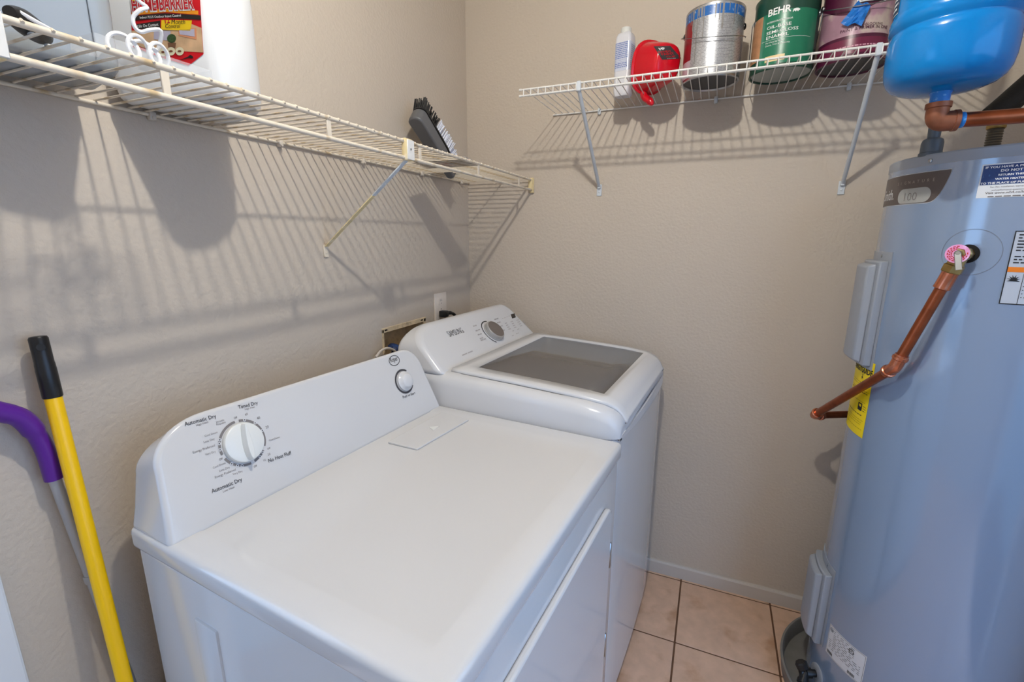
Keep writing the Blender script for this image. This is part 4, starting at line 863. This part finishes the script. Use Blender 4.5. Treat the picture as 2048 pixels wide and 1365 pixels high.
jt('HOME BARRIER', (172, 165), (1032, 128), print_w, .0013, .075, 1.5); jt('HOME BARRIER', (182, 158), (1022, 124), print_r, .0016, .018, 1.5)
jt('Indoor PLUS Outdoor Insect Control', (285, 262), (845, 232), print_w, .0016, .01); jt('Kills On Contact', (248, 388), (540, 358), print_w, .0018, .01)
jt('12', (632, 325), (695, 318), print_r, .0018, .02); jt('Month', (715, 335), (900, 335), print_k, .0018, 0., 1., .2); jt('Control', (630, 390), (830, 388), print_k, .0018, 0., 1., .2)
tub = thing('storage_tub', 'translucent blue grey plastic container beside the white jug', 'container', (.105, -1.434, SA))
g = G(); cx, cy = .105, -1.434; rr = [(cx+x*math.cos(-.24)-y*math.sin(-.24), cy+x*math.sin(-.24)+y*math.cos(-.24)) for x, y in rrect(-.075, .082, -.085, .062, .020, 6)]; n = len(rr); v = []; f = []
for z, k in ((0, .92), (.005, .97), (.015, .985), (.19, 1.02), (.195, 1.05), (.205, 1.05)): v += [(cx+(x-cx)*k, cy+(y-cy)*k, SA+z) for x, y in rr]
for i in range(5): f += [(i*n+k, i*n+(k+1) % n, (i+1)*n+(k+1) % n, (i+1)*n+k) for k in range(n)]
f += [tuple(range(n))[::-1], tuple(range(5*n, 6*n))]; g.add(v, f); g.build('body', mat('tub_grey', (156, 162, 168), .25, coat=.2), tub, smooth=50)
tn_ = np.array([math.cos(-.24), math.sin(-.24), 0]); tq = on_plane((178, 20), np.array([cx, cy, 0])+tn_*.0835, tn_); g = G(); td_ = np.array([-tn_[1], tn_[0], 0])
box(g, -.0012, .0008, -.0004, .0004, SA+.012, SA+.19, lambda x, y, z: tuple(np.array([tq[0], tq[1], 0])+tn_*x+td_*y+np.array([0, 0, z]))); g.build('mould_seam', mat('tub_seam', (128, 136, 146), .4), tub, smooth=0)
can = thing('spray_canister', 'grey canister with small dark print behind the black sprayer handle', 'canister', (.052, -1.552, SA))
g = G(); lathe(g, [(.026, SA), (.028, SA+.004), (.028, SA+.15), (.024, SA+.165), (.012, SA+.175), (.012, SA+.19)], 28, cx=.052, cy=-1.552); g.build('body', mat('canister_grey', (170, 162, 150), .35), can)
g = G(); TMc = cylmap((.052, -1.552), .028, .0006)
for i in range(5): dashes(g, R_(-30)*.028, R_(60)*.028, SA+.070+i*.010, .004, TMc, 300+i, .004, .010)
g.build('print', print_d, can, smooth=0)
# sprayer wand with coiled hose
wd = thing('sprayer_wand', 'black sprayer handle with a coiled white hose lying on the cream shelf', 'sprayer', (.26, -1.53, SA))
def P24(q, x=.262): return Vector(on_plane(q, (x, 0, 0), (1, 0, 0)))
g = G(); A = Vector((.262, -1.536, SA+.0135)); Bq = Vector((.2055, -1.480, SA+.0135))
pts = [A.lerp(Bq, t) for t in lin(0, 1, 9)]; tube(g, pts, [.006, .010, .0125, .0132, .0132, .013, .0122, .010, .006], 16); g.build('handle', black_p, wd)
for t, r in ((.35, .004), (.80, .0035)):
    g = G(); c = A.lerp(Bq, t)+Vector((.005, .003, -.0118)); lathe(g, [(r, 0), (r, .0015), (r*.6, .0016)], 12, frame_T(c, (.3, 0, -1))); g.build('screw', mat('screw_light', (190, 196, 204), .4), wd)
g = G(); tube(g, [Vector((.215, -1.560, SA+.013)), Vector((.165, -1.565, SA+.013)), Vector((.115, -1.558, SA+.013))], [.010, .0125, .010], 12); g.build('trigger_grip', black_p, wd)
hose = []
def hp(q, x): return Vector(on_plane(q, (x, 0, 0), (1, 0, 0)))
for q, x in (((38, 24), .262), ((75, 45), .260), ((112, 65), .256), ((160, 88), .252), ((200, 98), .252)): hose.append(hp(q, x))
hose = [Vector((p.x, p.y, max(p.z, SA+.005))) for p in hose]
y_a, y_b = -1.428, -1.370; turns = 4.3; c0 = Vector((.262, y_a, SA+.019)); c1 = Vector((.258, y_b, SA+.019))
for i in range(int(turns*14)+1):
    t = i/(turns*14); a = R_(-150)-2*math.pi*turns*t; c = c0.lerp(c1, t); hose.append(c+Vector((.010*math.sin(a*.5), .012*math.cos(a), .0140*math.sin(a)-.0008)))
for q, x in (((322, 62), .262), ((300, 60), .258), ((283, 64), .252), ((270, 55), .25), ((266, 35), .25), ((280, 20), .256), ((294, 15), .256), ((280, 4), .252), ((268, -8), .25)): hose.append(hp(q, x))
g = G(); tube(g, spline(hose, 4), .0025, 8); g.build('hose', mat('hose_white', (232, 232, 234), .3), wd)
# clear plastic tray under the hose
tr_m = mat('clear_plastic', (235, 238, 242), .08, alpha=.16)
g = G(); box(g, .232, .286, -1.47, -1.325, SA+.0006, SA+.0016)
for a_, b_, c_, d_ in ((.232, .2328, -1.47, -1.325), (.2852, .286, -1.47, -1.325), (.2328, .2852, -1.47, -1.4692), (.2328, .2852, -1.3258, -1.325)): box(g, a_, b_, c_, d_, SA+.0016, SA+.013)
tray = g.build('clear_tray', tr_m, smooth=0); tag(tray, 'shallow clear plastic tray under the coiled white hose', 'tray')
# thin packet on the shelf below the brush
pk = thing('flat_packet', 'thin clear packet with grey and red print lying on the shelf below the scrub brush', 'packet', (.185, -.49, SA))
def PK(x, y, z): return (.185+x*.985-y*.17, -.49+x*-.05+y*.985, SA+z)
g = G(); rbox(g, -.098, .098, -.062, .062, .0002, .005, .002, 2, PK); g.build('sleeve', mat('packet_grey', (150, 146, 142), .35), pk)
g = G(); rbox(g, -.06, .01, -.02, .03, -.0004, .0002, .0001, 1, PK); g.build('red_print', mat('packet_red', (196, 110, 86), .5), pk)
# scrub brush
br = thing('scrub_brush', 'grey scrub brush with black and white bristles leaning in the corner', 'brush', (.08, -.26, SA))
bt0 = Vector((.070, -.452, 1.790)); bb0 = Vector((.088, -.272, 1.636)); ba = (bb0-bt0).normalized(); bx = Vector((1, 0, 0)); bx = (bx-ba*bx.dot(ba)).normalized(); bn = ba.cross(bx)
if bn.z < 0: bn = -bn
bl = (bb0-bt0).length
def BT(s, w, h): return tuple(bt0+ba*s+bx*w+bn*h)
o1 = [(s, w) for s, w in [(-.024+.024*0, 0)]]
ol = [(-.022*math.cos(t), .027*math.sin(t)) for t in lin(-math.pi/2, math.pi/2, 9)]+[(bl*.6, .025), (bl*.8, .018), (bl, .016), (bl+.006, 0), (bl, -.016), (bl*.8, -.018), (bl*.6, -.025)]
g = G(); prism(g, ol, lambda s, w: BT(s, w, -.042+.006*min(1, max(0, s/bl))), lambda s, w: BT(s, w, .004)); g.build('body', mat('brush_grey', (98, 98, 100), .4), br, smooth=40, bevel=.006, seg=3)
g = G(); prism(g, [(s*1.02, w*1.04) for s, w in ol], lambda s, w: BT(s, w, .0035), lambda s, w: BT(s, w, .009)); g.build('bristle_plate', black_p, br, smooth=40)
rnd = random.Random(2); gb, gw = G(), G()
for i in range(22):
    s = -.014+i*(bl*.90/21)
    for w in (-.018, -.009, 0, .009, .018):
        if s > bl*.7 and abs(w) > .012: continue
        blk = s < .062; L_ = (.036 if blk else .046)+rnd.uniform(-.003, .004)
        for q in range(3):
            lean = Vector(ba)*((-.010+.16*s if blk else .002)+rnd.uniform(-.003, .003))+bx*(w*.25+rnd.uniform(-.003, .003)); p0 = Vector(BT(s+rnd.uniform(-.003, .003), w+rnd.uniform(-.002, .002), .008)); tube(gb if blk else gw, [p0, p0+bn*L_+lean], [.0022, .0017], 5)
gb.build('black_bristles', mat('bristle_black', (20, 20, 22), .5), br, smooth=60, kind='stuff'); gw.build('white_bristles', mat('bristle_white', (224, 226, 236), .5), br, smooth=60, kind='stuff')
# ------------------------------------------------------------------ wall fittings
ob = thing('laundry_box', 'open recessed laundry box in the wall behind the two machines', 'laundry box', (-.03, (BX0+BX1)/2, BZ0))
tan = mat('box_tan', (214, 194, 162), .6, var=(30, .12), dirt=((150, 132, 108), 20, .56))
g = G(); e = .0
for y0, y1, z0, z1, x0, x1 in ((BX0, BX0+.004, BZ0, BZ1, -.085, .0), (BX1-.004, BX1, BZ0, BZ1, -.085, 0), (BX0, BX1, BZ1-.004, BZ1, -.085, 0), (BX0, BX1, BZ0, BZ0+.004, -.085, 0), (BX0, BX1, BZ0, BZ1, -.09, -.085)): box(g, x0, x1, y0, y1, z0, z1)
g.build('box_shell', tan, ob, smooth=0)
g = G()
for y0, y1, z0, z1 in ((BX0-.002, BX0+.006, BZ0, BZ1), (BX1-.008, BX1+.006, BZ0, BZ1), (BX0-.002, BX1+.006, BZ1-.012, BZ1+.004)): box(g, -.004, .003, y0, y1, z0, z1)
g.build('rim', tan, ob, smooth=0, bevel=.001)
for y in (BX0+.016, BX1-.022):
    g = G(); box(g, .0028, .0036, y-.007, y+.007, BZ1-.006, BZ1-.001); g.build('screw_slot', black_p, ob, smooth=0)
g = G(); box(g, .0028, .0036, BX1+.001, BX1+.004, BZ1-.05, BZ1-.025); g.build('screw_slot', black_p, ob, smooth=0)
g = G(); p = on_plane((787, 694), (-.03, 0, 0), (1, 0, 0)); lathe(g, [(.006, -.06), (.006, 0), (.020, .002), (.024, .010), (.020, .018), (.008, .022)], 10, frame_T(tuple(p-np.array([0, 0, .012])), (.3, .1, .9))); g.build('valve_handle', mat('valve_blue', (54, 80, 138), .5, dirt=((24, 30, 52), 120, .5)), ob, smooth=20)
g = G(); p = on_plane((822, 688), (-.03, 0, 0), (1, 0, 0)); lathe(g, [(.007, -.06), (.007, -.004), (.014, -.003), (.017, .004), (.010, .011), (.004, .013)], 9, frame_T(tuple(p-np.array([0, 0, .006])), (.5, .3, .7))); g.build('valve_handle', mat('valve_tan', (216, 194, 164), .6, dirt=((140, 90, 70), 120, .55)), ob, smooth=20)
g = G(); tube(g, spline([Vector(on_plane(q, (.02, 0, 0), (1, 0, 0))) for q in ((752, 715), (762, 702), (776, 697), (790, 703), (796, 720))], 5), .004, 8); g.build('hose', mat('hose_pale', (214, 206, 200), .4), ob)
op = thing('wall_outlet', 'beige wall outlet plate above the washer console', 'outlet', (0, -.257, 1.055)); pq_z = on_plane((888, 628), (.026, 0, 0), (1, 0, 0))[2]; g = G(); rbox(g, .0003, .007, -.301, -.213, 1.053, 1.184, .003, 2); g.build('cover_plate', mat('plate_beige', (222, 210, 198), .4), op)
for z in (pq_z, 1.148): g = G(); o1 = rrect(-.276, -.238, z-.015, z+.015, .010, 5); prism(g, o1, lambda y, z_: (.006, y, z_), lambda y, z_: (.0085, y, z_)); g.build('receptacle', mat('plate_beige', (222, 210, 198), .4), op, smooth=30)
g = G()
for y, h in ((-.262, .008), (-.252, .007)): box(g, .0084, .0087, y-.0009, y+.0009, 1.150, 1.150+h)
lathe(g, [(.0022, 0), (.0022, .0002)], 10, frame_T((.0085, -.257, 1.142), (1, 0, 0))); lathe(g, [(.0026, -.002), (.0026, .0006)], 10, frame_T((.0075, -.257, 1.118), (1, 0, 0))); g.build('slot', print_d, op, smooth=0)
pq = on_plane((888, 628), (.026, 0, 0), (1, 0, 0)); pc = thing('power_cord', 'black plug and cord in the beige wall outlet', 'power cord', (.02, pq[1], pq[2]-.012))
g = G(); rbox(g, .0095, .042, pq[1]-.014, pq[1]+.014, pq[2]-.013, pq[2]+.013, .005, 2); g.build('plug', black_p, pc)
pts = spline([Vector((.034, pq[1]+.008, pq[2]))]+[Vector(on_plane(q, (x, 0, 0), (1, 0, 0))) for q, x in (((900, 626), .040), ((908, 629), .045), ((914, 637), .050), ((918, 650), .056), ((920, 670), .060))], 6)
g = G(); tube(g, pts, [.0075]*8+[.0062]*6+[.0046]*(len(pts)-14), 10); g.build('cord', black_p, pc)
# duct behind the dryer
g = G(); pts = [Vector((.055, -1.36, .41)), Vector((.055, -1.39, .42)), Vector((.055, -1.41, .425))]
prf = []
for i in range(14): prf += [(.056, i*.014), (.051, i*.014+.007)]
lathe(g, prf, 28, frame_T((.062, -1.418, .452), (.0, .92, -.38))); tag(g.build('vent_hose', mat('duct_brown', (150, 132, 116), .5, .3, var=(30, .15)), smooth=60), 'brownish corrugated vent hose in the gap behind the dryer', 'hose')
# ------------------------------------------------------------------ handles leaning on the left wall
T0 = Vector((.030, -1.484, 1.249)); F0 = Vector((.17, -1.5115, .0)); dd_ = (F0-T0).normalized(); LL = (F0-T0).length
br2 = thing('broom', 'yellow broom handle with a black tip leaning on the wall by the dryer', 'broom', (F0.x, F0.y, 0))
g = G(); lathe(g, [(.0105, .094), (.0112, .098), (.0112, LL-.06)], 24, frame_T(T0, dd_)); g.build('handle', yellow_m, br2, smooth=50)
g = G(); lathe(g, [(.007, 0), (.0105, .001), (.0120, .004), (.0120, .042), (.0125, .046), (.0125, .050), (.0128, .054), (.0128, .098), (.0118, .100)], 24, frame_T(T0, dd_)); tip = g.build('grip_tip', black_p, br2, smooth=40)
g = G(); p = T0+dd_*.018+Vector((.0118, -.004, .002)); lathe(g, [(.0055, 0), (.0055, .0006), (.001, .0007)], 14, frame_T(p, (.9, -.35, .25))); g.build('hang_hole', print_k, tip)
g = G(); rbox(g, .035, .305, F0.y-.02, F0.y+.02, .055, .085, .008, 2); g.build('head', black_p, br2)
g = G()
for i in range(60):
    for j in range(3): x = .041+i*.0043; y = F0.y-.012+j*.012; tube(g, [(x, y, .058), (x+random.uniform(-.006, .006), y+random.uniform(-.004, .004), .0005)], .0012, 4)
g.build('bristles', mat('broom_bristle', (60, 60, 66), .6), br2, smooth=60, kind='stuff')
sw = thing('cane_handle_mop', 'purple curved handle on a grey shaft behind the yellow broom', 'mop', (.05, -1.42, 0))
def PX(q, x): return Vector(on_plane(q, (x, 0, 0), (1, 0, 0)))
pts = spline([PX((-70, 805), .032), PX((-10, 822), .030), PX((40, 836), .028), PX((72, 868), .026), PX((92, 905), .025), PX((108, 958), .025)], 6)
g = G(); tube(g, pts, [.0150]*10+[.0145]*8+[.0125]*(len(pts)-18), 16); g.build('handle', purple_m, sw, smooth=50)
e0 = PX((108, 955), .025); f0 = Vector((.034, -1.417, .03)); g = G(); tube(g, [e0, f0], .0085, 16); g.build('shaft', greyshaft, sw)
g = G(); lathe(g, [(.0095, 0), (.0105, .002), (.0105, .014), (.0095, .016)], 16, frame_T(e0.lerp(f0, .20), (f0-e0).normalized())); g.build('collar', greyshaft, sw)
g = G(); rbox(g, .014, .104, -1.475, -1.345, .0, .032, .008, 2); g.build('head', purple_m, sw)
